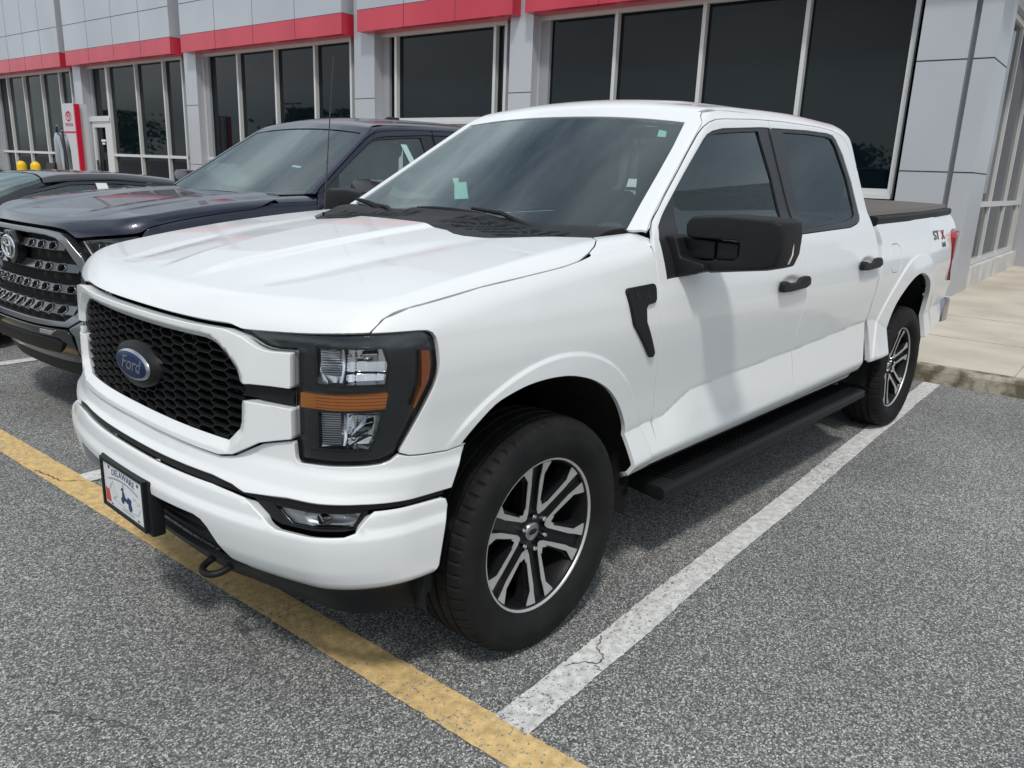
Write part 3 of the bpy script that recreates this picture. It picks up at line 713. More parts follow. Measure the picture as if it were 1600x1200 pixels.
# ---------------------------------------------------------------- wheels
def polar(r, a, off=0):  # radial/tangential spoke coordinates -> x,z
    return (r*math.cos(a)-off*math.sin(a), r*math.sin(a)+off*math.cos(a))
def make_wheel(parent, x, y, side, detail=True, phase=25, rt=.410, rr=.267):
    """side=+1 : outer face towards +Y"""
    w = bpy.data.objects.new('wheel', None); col.objects.link(w); w.parent = parent
    w.location = (x, y, rt-.006); w.rotation_euler = (0, 0, 0 if side > 0 else math.pi)
    # tyre : (radius, y) outer face at +.12
    q = .1375
    prof = [(rr-.010, .095), (rr+.004, .107), (rr+.014, .113), (rr+.022, .122), (rr+.05, .134), (rr+.075, .1385), (rr+.080, .1365), (rr+.10, .1365), (rr+.112, .133), (rt-.022, .126), (rt-.012, .119), (rt-.008, .112),
            (rt-.003, .098), (rt-.001, .082), (rt-.001, .075), (rt-.010, .073), (rt-.010, .064), (rt, .062), (rt+.001, .030), (rt-.009, .028), (rt-.009, .018), (rt+.001, .016), (rt+.001, 0)]
    prof = prof+[(r, -h) for r, h in prof[::-1]]
    n = 360 if detail else 72
    def fn(i, j, r, h):
        a = abs(h)
        if detail and r > rt-.016 and r > .38 and a > .078:
            k = (i+(2 if h < 0 else 0)) % 6
            if k == 0: r -= .006
        if detail and .03 < a < .075 and r > rt-.004 and (i % 9) == 0: r -= .005
        return r, h
    t = MB().lathe(prof, n, fn=fn); tyre = t.build('tyre', 'rubber', w)
    try: tyre.data.set_sharp_from_angle(angle=R(35))
    except Exception: pass
    # rim barrel and lip
    b = MB(); b.lathe([(rr-.012, -.11), (rr-.018, .02), (rr-.010, .086), (rr-.0045, .095), (rr-.0045, .100)], 96)
    b.lathe([(.04, -.02), (rr-.022, -.02)], 64)
    b.build('rim', 'pocket', w)
    l = MB(); l.lathe([(rr-.0050, .094), (rr-.0045, .1030), (rr-.002, .1050), (rr+.001, .107), (rr+.004, .106)], 96); l.build('rim_lip', 'machined', w)
    if not detail:
        s = MB()
        for k in range(6):
            a = math.pi*2*k/6
            s.prism([(.03, -.03), (rr-.012, -.045), (rr-.012, .045), (.03, .03)], .04, .09, lambda p, q2, h, a=a: (p*math.cos(a)-q2*math.sin(a), h, p*math.sin(a)+q2*math.cos(a)))
        s.build('spoke', 'satin', w, bevel=.004); return w
    a0 = R(phase)
    sp = MB(); mf = MB()
    def yf(r): return .062+.030*max(0, (r-.05)/.2)**1.3      # dished face
    for k in range(6):
        a = a0+math.pi*2*k/6
        def T(p, q2, h, a=a): return (p*math.cos(a)-q2*math.sin(a), yf(p)+h, p*math.sin(a)+q2*math.cos(a))
        # dark spoke body with a groove between its two bars
        body = [(.045, -.030), (.085, -.044), (.15, -.046), (.20, -.052), (.235, -.070), (rr-.012, -.078), (rr-.010, .078), (.235, .070), (.20, .052), (.15, .046), (.085, .044), (.045, .030)]
        sp.prism(body, -.050, -.012, T)
        for sg in (1, -1):
            bar = [(.070, sg*.0205), (.19, sg*.0190), (.218, sg*.0225), (rr-.0045, sg*.0245), (rr-.0085, sg*.074), (.243, sg*.071), (.206, sg*.0435), (.10, sg*.0385), (.074, sg*.0375)]
            if sg < 0: bar = bar[::-1]
            sp.prism(bar, -.030, -.0005, T)
            mf.prism([(p+(0), q2) for p, q2 in inset(bar, .0022)], -.0008, .0012, T)
    # V webs joining neighbouring spokes at the hub
    for k in range(6):
        a = a0+math.pi*2*(k+.5)/6
        def T(p, q2, h, a=a): return (p*math.cos(a)-q2*math.sin(a), yf(p)+h, p*math.sin(a)+q2*math.cos(a))
        mf.prism([(.0640, -.005), (.0800, -.0200), (.1100, -.0160), (.094, 0), (.1100, .0160), (.0800, .0200), (.0640, .005)], -.0012, .0007, T)
    sp.build('spoke_body', 'pocket', w)
    mf.build('spoke_face', 'machined', w)
    h = MB(); h.lathe([(.0, .050), (.040, .056), (.048, .053), (.076, .050), (.080, .040), (.082, 0)], 48); h.build('hub', 'pocket', w)
    c = MB(); c.lathe([(0, .0662), (.030, .0658), (.0325, .0640), (.0335, .052)], 40); cap = c.build('centre_cap', 'satin', w)
    e = MB(); e.add([(.021*math.cos(t), .0669, .010*math.sin(t)) for t in np.linspace(0, 2*math.pi, 33)[:-1]], [tuple(range(32))[::-1]]); e.build('cap_oval', 'pocket', cap, recalc=False)
    for k in range(6):
        a = a0+math.pi*2*k/6
        g = MB(); g.lathe([(0, .079), (.007, .078), (.0095, .074), (.0105, .050)], 6, smooth=False)
        g.v = [(vx+.060*math.cos(a), vy, vz+.060*math.sin(a)) for vx, vy, vz in g.v]; g.build('lug_nut', 'chrome', w)
    d = MB(); d.lathe([(.05, -.03), (.175, -.03), (.178, -.036), (.175, -.06)], 48); d.build('brake_disc', 'steel', w)
    k = MB(); k.prism([(.11, -.07), (.20, -.075), (.215, 0), (.20, .075), (.11, .07)], -.09, -.022, lambda p, q2, h: (-p, h, q2)); k.build('brake_caliper', 'satin', w, bevel=.006)
    return w
# ---------------------------------------------------------------- the white truck
WT = thing('pickup_truck', 'white crew cab pickup truck with black honeycomb grille parked between the white lines', 'pickup truck')
def half(pts, c=True):
    """close a right half outline (phi or y first) by mirroring it; pts run from centre to centre"""
    return list(pts)+[(-a, b) for a, b in pts[::-1]]
HS = [(46.15, 1.1685), (47.1, 1.189), (47.9, 1.205), (50.9, 1.228), (61.9, 1.264), (72, 1.283), (81.9, 1.299), (87.5, 1.312)]
# hood (plan view)
hoodlow = [(0, 1.146), (9, 1.146), (17.4, 1.147), (22, 1.149), (25.4, 1.151), (27.3, 1.145), (29.1, 1.1425), (37.1, 1.153), (41.8, 1.162), (46.2, 1.168)]
hoodlow = spl(hoodlow, 4); hl_ = solve(hoodF, 'r', [R(a) for a, b in hoodlow], [b for a, b in hoodlow])
HSS = spl(HS, 5)[1:]; hs_ = solve(hoodF, 'r', [R(a) for a, b in HSS], [b for a, b in HSS])
edge = [(p[0], p[1]) for p in hl_]+[(p[0], p[1]) for p in hs_]+[(-.235, .912), (-.30, .885), (-.355, .85), (-.380, .812), (-.30, .70), (-.19, .60), (-.145, .52), (-.105, .45), (-.105, .40), (-.135, .33), (-.150, .15), (-.152, 0)]
hood = panel('hood', [(a, b) for a, b in edge]+[(a, -b) for a, b in edge[::-1][1:-1]], 'z', hoodF, 'paint', WT, res=.014, depth=.014, gap=.0006, lip=.0014)
# front wing
doorf = [(-.625, 1.398), (-.600, 1.355), (-.586, 1.329), (-.570, 1.26), (-.565, 1.20), (-.568, 1.10), (-.575, 1.034), (-.590, .93), (-.620, .80), (-.640, .72), (-.648, .60), (-.650, .505)]
arch_f = [(-.452, .50), (-.450, .573), (-.432, .68), (-.405, .74), (-.355, .805), (-.30, .855), (-.25, .888), (-.19, .918), (-.132, .939), (-.06, .958), (.006, .967), (.08, .970), (.157, .965), (.225, .950), (.288, .927), (.35, .88), (.401, .828)]
WX = np.array([-.235, -.30, -.38, -.46, -.54, -.60]); WY = ys(WX, WX*0+1.345)-.012; tr = solve(hoodF, 'z', WX, WY)
topback = [(math.atan2(p[1], p[0]-PX), p[2]) for p in tr]
wing = D(HS)+topback[:]+side2r(doorf[1:])+side2r(spl(arch_f, 3))+D([(59.2, .8275), (56.1, .8200), (50.9, .8310), (49.5, .8425), (51.9, .933), (53.3, .988), (54.15, 1.022), (54.6, 1.050), (54.75, 1.080), (54.65, 1.110), (54.45, 1.135), (54.2, 1.152), (53.75, 1.165), (53.1, 1.1715), (52.0, 1.173), (50.1, 1.172)])
wing = [(a, min(b, 1.3915)) for a, b in wing]; ia = len(wing)-11; wing = wing[:ia-1]+rnd([wing[ia-2]]+wing[ia-1:]+[wing[0]], .013)[5:-5] if False else wing
def wingF(P): return smax(bodyF(P), P[..., 2]-top(P[..., 0], P[..., 1]), .085)
fw = panel('front_wing', wing, 'r', wingF, 'paint', WT, res=.012, mirror=True, feats=[side2r(f) for f in FEATF], gap=.0010, lip=.0016, flat=lambda c: c[0] > R(91.9) and c[1] > 1.31 and not (c[0] > R(113.9)))
# flat top of the wing between hood, cowl and pillar
wt1 = [(-.235, .914), (-.30, .889), (-.355, .854), (-.387, .814), (-.45, .818), (-.52, .826), (-.572, .831), (-.600, .86), (-.628, .893)]
wt2 = [(float(a), float(b)) for a, b in zip(WX, WY)][::-1]
for k_, sg_ in ((0, 1), (1, -1)): panel('wing_top', wt1+wt2, 'z', hoodF, 'paint', fw[k_], res=.012, gap=0, lip=.0010, depth=.010, flip=sg_ < 0, flat=lambda c: c[1] > .9155 or (c[1] > .902 and c[0] < -.33))
# bumper, fascia, grille surround
bt = [(0, .692), (10, .692), (22.9, .695), (27, .691), (29.4, .687)]
fogn = [(30.2, .680), (33.6, .634), (34.6, .627), (39.3, .626), (43.2, .628), (44.4, .636), (46.0, .680)]
br = [(46.6, .692), (51.2, .689), (55.4, .686), (56.3, .678), (56.6, .657), (55.9, .552), (55.4, .475), (54.6, .448), (53, .436), (47, .428), (38.5, .425), (32, .422), (27.6, .418), (26.3, .432), (25.2, .465), (22.3, .560), (21.3, .578), (19.9, .585), (10.7, .580), (0, .578)]
def bump_off(u, v):
    # soft ledge under the top edge and a rolled lower edge
    return .010*sstep(.70, .672, v)-.020*sstep(.47, .42, v)+.012*lstep(.640, .612, v)-.010*sstep(.60, .45, v)
panel('front_bumper', half(D(bt+fogn+br)), 'r', bodyF, 'paint', WT, res=.015, off=bump_off, lip=.005, depth=.03)
panel('bumper_gap_strip', half(D([(0, .716), (22.9, .718), (27, .711), (29.3, .698), (35.8, .712), (45.2, .711), (51.2, .706), (56.2, .702), (56.0, .680), (51, .680), (46.5, .684), (45, .682), (33, .682), (29.5, .678), (27, .682), (0, .682)])), 'r', bodyF, 'plastic', WT, res=.03, off=-.013)
fas = [(0, .7745), (11, .7735), (19.4, .7715), (23.9, .771), (26.5, .783), (29, .809), (31.3, .834), (36.4, .862), (36.6, .812), (36.8, .8045), (37.4, .803), (46, .811), (47.4, .814), (48.5, .8215), (49.2, .833), (49.6, .8375), (50.9, .8295), (56.1, .8185), (59.2, .826), (58.3, .77), (57.1, .702), (51.2, .7035), (45.2, .7085), (35.8, .7095), (31, .700), (29.3, .696), (27, .708), (22.9, .7145), (10, .7125), (0, .712)]
panel('lower_fascia', half(D(fas)), 'r', bodyF, 'paint', WT, res=.015, off=lambda u, v: .010*sstep(.80, .765, v)-.002, lip=.003)
OPEN = [(0, 1.0935), (8, 1.0945), (17.7, 1.0975), (21.1, 1.098), (22.5, 1.094), (23.5, 1.088), (25.3, 1.066), (27.1, 1.030), (27.5, 1.005), (27.75, .979), (27.75, .921), (27.6, .885), (27.3, .865), (25.1, .8225), (19.3, .823), (8, .8235), (0, .8235)]
OP = half(D(OPEN))
def sur_off(u, v):
    d = segdist(np.stack([np.ravel(u), np.ravel(v)], 1), densify(OP, .03)).reshape(np.shape(u))
    groove = .010*sstep(R(30.0), R(31.5), np.abs(u))*(sstep(.012, .028, np.abs(v-.9775))-1)*sstep(.10, .03, np.abs(v-.9775))
    return .026*lstep(-.002, .026, d)*(1-.45*sstep(R(28), R(34), np.abs(u)))-.004+groove
up = [(0, 1.1395), (9, 1.1395), (17.4, 1.1405), (22, 1.143), (25.4, 1.1445), (27.5, 1.1375), (28.9, 1.132), (29.8, 1.123), (31.3, 1.109), (32.3, 1.104), (33.3, 1.1025), (36.45, 1.107), (36.35, 1.005), (30, 1.000), (28.6, .9955), (27.6, .996)]+OPEN[8:0:-1][:8]+[OPEN[0]]
lo = [(0, .8235), (8, .8235), (19.3, .823), (25.1, .8225), (27.3, .865), (27.6, .885), (27.75, .935), (28.2, .950), (29, .9545), (36.35, .954), (36.35, .866), (31.3, .838), (29, .8125), (26.6, .7865), (23.9, .7745), (19.4, .7745), (11, .7765), (0, .7775)]
gs = panel('grille_surround', half(D(up)), 'r', bodyF, 'paint', WT, res=.011, off=sur_off, lip=.003, depth=.045)
gs2 = panel('grille_surround', half(D(lo)), 'r', bodyF, 'paint', WT, res=.011, off=sur_off, lip=.003, depth=.045)
# dark structure seen in every gap
panel('front_structure', half(D([(0, 1.13), (25, 1.135), (45, 1.14), (53, 1.14), (54, 1.0), (50, .83), (56, .80), (55.5, .66), (54, .48), (27, .47), (0, .6)])), 'r', bodyF, 'dark', WT, res=.05, off=-.15, depth=0)
# honeycomb grille
def honeycomb(name, poly, F, off, cw, ch, parent, m, wall=.004, dep=.022, shift=None):
    A = np.array(poly); lo_, hi_ = A.min(0)-.05, A.max(0)+.05; mb = MB(); segs = set()
    nj = int((hi_[1]-lo_[1])/ch)+2; ni = int((hi_[0]-lo_[0])/cw)+2
    for i in range(ni):
        for j in range(nj):
            cx = i*cw; cy = j*ch+(ch/2 if i % 2 else 0)
            P = [(cx+cw*.64, cy), (cx+cw*.36, cy+ch/2), (cx-cw*.36, cy+ch/2), (cx-cw*.64, cy), (cx-cw*.36, cy-ch/2), (cx+cw*.36, cy-ch/2)]
            for k in range(6):
                a, b = P[k], P[(k+1) % 6]; key = tuple(sorted(((round(a[0], 4), round(a[1], 4)), (round(b[0], 4), round(b[1], 4)))))
                segs.add(key)
    for a, b in sorted(segs):
        # keep the lattice symmetric around the centre
        a = (a[0]-ni//4*2*cw, a[1]+lo_[1]); b = (b[0]-ni//4*2*cw, b[1]+lo_[1])
        pa, pb = inside(np.array([a, b]), poly)
        if not (pa or pb): continue
        if not (pa and pb):
            i_, o_ = (np.array(a), np.array(b)) if pa else (np.array(b), np.array(a)); l_, h_ = 0., 1.
            for _ in range(12):
                mm = (l_+h_)/2
                if inside((i_+(o_-i_)*mm)[None], poly)[0]: l_ = mm
                else: h_ = mm
            a, b = tuple(i_), tuple(i_+(o_-i_)*min(1, l_+.02))
        d = np.array(b)-np.array(a); L_ = np.linalg.norm(d)
        if L_ < .002: continue
        nrm = np.array([-d[1], d[0]])/L_*wall/2
        q = [np.array(a)+nrm, np.array(b)+nrm, np.array(b)-nrm, np.array(a)-nrm]
        u = [k[0] for k in q]; v = [k[1] for k in q]
        nar = .4
        q2 = [np.array(a)+nrm*nar, np.array(b)+nrm*nar, np.array(b)-nrm*nar, np.array(a)-nrm*nar]
        f = solve(F, 'r', [k[0] for k in q2], [k[1] for k in q2], off); g = solve(F, 'r', u, v, off-dep)
        mb.add([tuple(p) for p in f]+[tuple(p) for p in g], [(0, 1, 2, 3), (0, 4, 5, 1), (1, 5, 6, 2), (2, 6, 7, 3), (3, 7, 4, 0)])
    return mb.build(name, m, parent)
gm = MB()
honeycomb('grille_mesh', inset(densify(OP, .04), -.006), bodyF, -.006, .058, .0275, WT, 'plastic', wall=.0075, dep=.03)
panel('grille_backing', inset(densify(OP, .04), -.02), 'r', bodyF, 'gloss', WT, res=.05, off=-.058, depth=0)
panel('grille_bar', half(D([(0, .965), (27.9, .965), (27.9, .9945), (30, .998), (36.5, 1.003), (36.5, .956), (30, .956), (27.9, .952), (27, .94), (0, .94)])), 'r', bodyF, 'plastic', WT, res=.03, off=lambda u, v: np.where(np.abs(u) < R(27), -.045, -.010), depth=.01)
# oval emblem
def oval(mb, cx, cz, a, b, x0, x1, m=0, n=48, dome=0):
    pts = [(math.cos(t)*a, math.sin(t)*b) for t in np.linspace(0, 2*math.pi, n+1)[:-1]]
    v = [(x0, cx+p, cz+q_) for p, q_ in pts]+[(x1, cx+p*.97, cz+q_*.97) for p, q_ in pts]+[(x1+dome*.7, cx+p*.6, cz+q_*.6) for p, q_ in pts]+[(x1+dome, cx, cz)]
    f = [(i, (i+1) % n, n+(i+1) % n, n+i) for i in range(n)]+[(n+i, n+(i+1) % n, 2*n+(i+1) % n, 2*n+i) for i in range(n)]+[(2*n+i, 2*n+(i+1) % n, 3*n) for i in range(n)]
    mb.add(v, f, m, True)
EZ = .953
mb = MB(); oval(mb, 0, EZ, .142, .074, .80, .893, 0, dome=.006); emb = mb.build('emblem', 'plastic', WT)
mb = MB(); oval(mb, 0, EZ, .1165, .0485, .885, .9035, 0, dome=.0015); ring = mb.build('emblem_ring', 'satin', emb)
mb = MB(); oval(mb, 0, EZ, .109, .0415, .90, .9052, 0, dome=.0015); oval_b = mb.build('emblem_field', 'blue', emb)
text_mesh('emblem_lettering', 'Ford', .064, 'satin', emb, frame_mtx((.9068, 0, EZ+.001), (0, 1, 0), (0, 0, 1), (1, 0, 0)), extrude=.0012, shear=.35, sx=1.12)
# headlights
HL = [(27.9, 1.1435), (37.9, 1.155), (42, 1.1615), (46.2, 1.1655), (50.1, 1.1685), (52.0, 1.1695), (52.9, 1.1685), (53.55, 1.1625), (54.0, 1.151), (54.3, 1.132), (54.5, 1.108), (54.6, 1.080), (54.45, 1.052), (54.0, 1.022), (53.15, .985), (51.8, .933), (50.2, .875), (49.4, .850), (48.9, .836), (48.2, .8255), (47.2, .818), (46, .8145), (41, .809), (37.3, .8065), (36.85, .8085), (36.6, .863), (36.6, .952), (36.55, 1.005), (36.55, 1.1095), (33.3, 1.1055), (32.2, 1.107), (31.3, 1.112), (29.7, 1.127)]
hlo = D(HL)
for sgn in (1, -1):
    fl = sgn < 0
    hp = bpy.data.objects.new('headlight', None); col.objects.link(hp); hp.parent = WT
    up_h = D([(39.6, 1.119), (47.6, 1.125), (48.2, 1.085), (47.9, 1.032), (39.6, 1.025)]); lo_h = D([(39.6, .947), (47.4, .953), (46.6, .88), (45.8, .851), (39.6, .846)])
    panel('lamp_bezel', hlo, 'r', hoodF, 'bezel', hp, res=.02, off=-.030, holes=[up_h, lo_h], gap=.0, flip=fl, depth=.03)
    panel('lens', hlo, 'r', hoodF, 'lens', hp, res=.012, off=-.0015, gap=.0028, flip=fl, depth=.003)
    for hh, cu, cv in ((up_h, 45.5, 1.090), (lo_h, 44.6, .905)):
        def roff(u, v, cu=cu, cv=cv):
            uq = np.where(u > R(43.2), np.floor(u/.022)*.022+.35*(u-np.floor(u/.022)*.022), u); vq = np.where(u > R(43.2), np.floor(v/.03)*.03+.35*(v-np.floor(v/.03)*.03), v)
            d = np.hypot(uq-R(cu), vq-cv)
            return -.034-.052*np.clip(1-(d/.105)**2, 0, 1)+.012*np.exp(-((u-R(42.6))/.012)**2)
        panel('lamp_reflector', inset(densify(hh, .02), -.006), 'r', bodyF, 'reflector', hp, res=.0045 if sgn > 0 else .012, off=roff, flip=fl, depth=0)
        for k in range(15):
            z0_ = (cv-.040 if cv > 1 else cv-.048)+.0064*k
            if z0_ > (1.112 if cv > 1 else .942): break
            panel('reflector_rib', D([(39.9, z0_), (42.4, z0_), (42.4, z0_+.0026), (39.9, z0_+.0026)]), 'r', bodyF, 'ribbed', hp, res=.02, off=lambda u, v: -.030-.012*(u-R(39.9))/.04, flip=fl, gap=0, lip=.0006, depth=.012)
        q_ = [(45.0, cv+.018), (47.0, cv+.020), (47.2, cv-.002), (45.6, cv-.006)] if cv > 1 else [(44.0, cv-.036), (46.2, cv-.006), (46.6, cv+.020), (45.4, cv+.012), (43.4, cv-.030)]
        panel('lamp_bulb', D(q_), 'r', bodyF, 'chrome', hp, res=.02, off=lambda u, v, cv=cv: -.045+.35*(v-cv), flip=fl, gap=0, lip=.002, depth=.02)
        panel('bulb_shade', D([(a-.5, b-.012) for a, b in q_[:2]]+[(q_[1][0]-.3, q_[1][1]-.018), (q_[0][0]-.8, q_[0][1]-.020)]), 'r', bodyF, 'gloss', hp, res=.02, off=-.038, flip=fl, gap=0, depth=.01)
        fr_ = inset(densify(hh, .02), -.004)
        panel('reflector_rim', inset(densify(hh, .02), -.007), 'r', bodyF, 'gloss', hp, res=.02, off=-.022, holes=[hh], gap=0, flip=fl, depth=.03, lip=.001)
    panel('turn_signal', D([(37.0, .999), (42, 1.003), (48.6, 1.013), (48.2, .962), (42, .955), (37.0, .952)]), 'r', bodyF, 'amber', hp, res=.012, off=-.012, flip=fl, lip=.004)
    for k in range(5): panel('signal_rib', D([(39.3+.25*k*0, .961+.0088*k), (48.1+.08*k, .9675+.0092*k), (48.1+.08*k, .9700+.0092*k), (39.3, .9635+.0088*k)]), 'r', bodyF, 'amber_dk', hp, res=.03, off=-.0112, flip=fl, gap=0, lip=.0008, depth=.003)
    panel('side_marker', D([(52.2, 1.123), (53.55, 1.121), (53.75, 1.075), (53.5, 1.036), (51.75, .962), (51.0, .958), (52.2, 1.028), (52.25, 1.074)]), 'r', bodyF, 'amber_dk', hp, res=.01, off=-.006, flip=fl)
    panel('bezel_shelf', D([(38.2, .842), (46, .847), (46.2, .835), (38.2, .829)]), 'r', bodyF, 'gloss', hp, res=.02, off=-.018, flip=fl)
    # fog lamp
    fp = bpy.data.objects.new('fog_light', None); col.objects.link(fp); fp.parent = WT
    fg = D([(29.9, .684), (33.5, .631), (34.6, .623), (39.3, .622), (43.3, .624), (44.7, .634), (46.3, .686), (38, .690)])
    fi = D([(34.2, .671), (45.0, .675), (44.0, .636), (36.4, .633)])
    panel('fog_housing', fg, 'r', bodyF, 'plastic', fp, res=.02, off=-.016, holes=[fi], flip=fl)
    panel('fog_reflector', inset(fi, -.005), 'r', bodyF, 'ribbed', fp, res=.006, off=lambda u, v: -.03-.03*np.clip(1-((u-R(41.3))/.06)**2-((v-.656)/.03)**2, 0, 1), flip=fl, depth=0)
    panel('fog_lens', fi, 'r', bodyF, 'lens', fp, res=.02, off=-.014, flip=fl, depth=.003)
    b_ = solve(bodyF, 'r', [R(40.4)], [.656], -.035)[0]
    k = MB(); k.tube([(b_[0]-.01, sgn*b_[1], b_[2]), (b_[0]+.012, sgn*b_[1], b_[2])], .014, 20); k.build('fog_bulb', 'chrome', fp)
# lower grille, valance, tow hooks
def low_off(u, v): return -.050+.010*np.cos((v-.40)*2*math.pi/.052)*sstep(R(24.5), R(21.5), np.abs(u)+.5*(.585-v))
panel('lower_grille', half(D([(0, .584), (10.7, .586), (19.9, .591), (21.9, .578), (23.3, .545), (26.6, .43), (26.9, .405), (22, .385), (0, .385)])), 'r', bodyF, 'plastic', WT, res=.010, off=low_off, depth=.01, gap=-.004)
def val_off(u, v): return -.014+.012*sstep(R(26), R(18), np.abs(u))-.020*sstep(.42, .32, v)+.020*sstep(.42,.33,v)*sstep(R(35), R(45), np.abs(u))
panel('front_valance', half(D([(0, .392), (20, .392), (26.5, .412), (38.5, .428), (47, .430), (54.2, .436), (54.6, .44), (54.8, .36), (53.5, .335), (50, .322), (44, .318), (26, .318), (18, .315), (0, .315)])), 'r', bodyF, 'plastic', WT, res=.02, off=val_off, depth=.02)
for sgn in (1, -1):
    c = [(.74, .27, .37), (.80, .268, .352), (.835, .272, .342), (.858, .288, .338), (.865, .315, .336), (.858, .342, .338), (.835, .358, .342), (.80, .362, .352), (.74, .36, .37)]
    MB().tube([(a, sgn*b, d) for a, b, d in spl(c, 4)], .0115, 12).build('tow_hook', 'plastic', WT)
# front plate
pl = MB(); pl.box((.915, -.185, .438), (.958, .185, .622)); plate_fr = pl.build('licence_plate', 'plastic', WT, bevel=.008)
fr = MB(); PZ = .535
for a, b in (((-.163, PZ+.0755), (.163, PZ+.086)), ((-.163, PZ-.086), (.163, PZ-.0755)), ((-.163, PZ-.0755), (-.1515, PZ+.0755)), ((.1515, PZ-.0755), (.163, PZ+.0755))): fr.box((.952, a[0], a[1]), (.970, b[0], b[1]))
fr.build('plate_frame', 'plastic', plate_fr)
ps = MB(); ps.box((.955, -.1515, PZ-.0755), (.9635, .1515, PZ+.0755)); ps.build('plate_sheet', 'plate', plate_fr)
PM = lambda y, z, d=.9642: frame_mtx((d, y, PZ+z), (0, 1, 0), (0, 0, 1), (1, 0, 0))
def arc_fn(y0, z0, rad, d=.9642):
    return lambda p: Vector((d+p.z, y0+rad*math.sin(p.x/rad), PZ+z0+p.y-rad*(1-math.cos(p.x/rad))))
text_mesh('plate_lettering', 'DELAWARE', .030, 'ink', plate_fr, None, .0002, fn=arc_fn(0, .053, .55), sx=1.12)
circ0 = None
def flat(name, polys, m, parent, d=.9644):
    mb = MB()
    for p in polys: mb.add([(d, y, PZ+z) for y, z in p], [tuple(range(len(p)))])
    return mb.build(name, m, parent, recalc=False)
def lines(pts, w):
    o = []
    for (a, b), (c, e) in zip(pts[:-1], pts[1:]):
        dx, dy = c-a, e-b; l = math.hypot(dx, dy); nx, ny = -dy/l*w, dx/l*w
        o.append([(a+nx, b+ny), (a-nx, b-ny), (c-nx, e-ny), (c+nx, e+ny)])
    return o
flat('plate_fine_print', [q for a_ in np.arange(-.108, .112, .0088) for q in lines([(a_, .034-a_*a_*1.2), (a_+.0062, .034-(a_+.006)**2*1.2)], .0028)], 'grayink', plate_fr)
circ = lambda cx, cy, r, n=14: [(cx+r*math.cos(t), cy+r*math.sin(t)) for t in np.linspace(0, 2*math.pi, n+1)[:-1]]
flat('plate_drawing', [[(-.014, -.026), (.050, -.034), (.056, -.010), (.030, -.006), (.024, -.017), (.010, -.014), (.002, .002), (-.010, .006), (-.014, -.008)], [(-.020, .002), (.000, .006), (.000, .014), (-.018, .012)], [(-.004, .012), (.000, .012), (.001, .028), (-.003, .028)]], 'ink', plate_fr)
flat('plate_drawing', [circ(-.012, -.030, .0115), circ(.044, -.038, .014)], 'ink', plate_fr, .9648)
flat('plate_drawing', lines([(-.115, -.02), (-.085, .015), (-.055, -.03), (-.09, -.045), (.02, -.055), (.10, -.05), (.125, -.02)], .0009)+lines([(-.11, .0), (-.07, -.045)], .0008)+lines([(-.02, -.062), (.07, -.064)], .0018)+lines([(-.125, .02), (-.118, .016), (-.112, .022)], .001)+lines([(.072, .004), (.08, -.002), (.09, .004)], .0012)+lines([(.10, -.004), (.108, -.012), (.118, -.005)], .0012), 'grayink', plate_fr)
flat('plate_drawing', [[(-.146, -.020), (-.118, -.022), (-.108, -.062), (-.120, -.068), (-.146, -.066)]], 'redink', plate_fr)
for p_ in (circ(-.105, .060, .006), circ(.112, .056, .006), lines([(-.107, -.068), (-.095, -.069)], .0025)[0], lines([(.095, -.066), (.108, -.067)], .0025)[0]): flat('plate_bolt', [p_], 'dark', plate_fr, .9646)
# windscreen, cowl, wipers
wb = [(-.455, 0), (-.458, .2), (-.475, .45), (-.515, .65), (-.572, .826)]; wt_ = [(-1.213, .649), (-1.209, .43), (-1.206, .2), (-1.204, 0)]
ws_half = spl(wb, 4)+[(-.72, .785), (-.88, .745), (-1.05, .700)]+spl(wt_, 4)
ws_out = ws_half+[(a, -b) for a, b in ws_half[::-1][1:-1]]
gi = inset(densify(ws_out, .03), .032)
ws = panel('windscreen', ws_out, 'z', wshF, 'glass', WT, res=.03, off=-.004, depth=.004)
panel('frit_border', inset(densify(ws_out, .03), .001), 'z', wshF, 'gloss', ws, res=.02, off=-.0095, holes=[gi], depth=0, gap=0)
panel('mirror_shroud', [(-1.20, -.11), (-1.20, .11), (-1.04, .07), (-1.04, -.07)], 'z', wshF, 'gloss', ws, res=.03, off=-.012, depth=.03)
def wsp(x, y, h=0):
    p = solve(wshF, 'z', [x], [y], h)[0]; return tuple(p)
for nm, quad in (('windscreen_sticker', [(-.592, -.113), (-.601, -.033), (-.715, -.165), (-.706, -.235)]), ('windscreen_sticker', [(-.700, -.232), (-.704, -.200), (-.744, -.248), (-.744, -.288)]), ('windscreen_sticker', [(-1.109, .583), (-1.112, .623), (-1.149, .603), (-1.156, .56)])):
    mb = MB(); mb.add([wsp(a, b, -.006) for a, b in quad], [(0, 1, 2, 3)]); mb.build(nm, 'sticker', ws, recalc=False)
cowl_h = [(-.158, 0), (-.156, .15), (-.141, .33), (-.111, .40), (-.111, .45), (-.151, .52), (-.196, .60), (-.306, .70), (-.390, .810), (-.45, .814), (-.52, .822), (-.570, .828), (-.508, .65), (-.468, .45), (-.450, .2), (-.447, 0)]
def cowlF(P): return P[..., 2]-(top(P[..., 0], P[..., 1])-.012+.03*sstep(-.36, -.5, P[..., 0]))
def cowl_off(u, v):
    s = sstep(.10, .14, np.abs(v))*sstep(.70, .66, np.abs(v))*sstep(-.24, -.26, u)*sstep(-.42, -.40, u)
    return -.010*s*(np.sin((v*1.0+u*.9)*2*math.pi/.075) > .2)
panel('cowl_panel', cowl_h+[(a, -b) for a, b in cowl_h[::-1][1:-1]], 'z', cowlF, 'plastic', WT, res=.013, off=cowl_off, depth=.03)
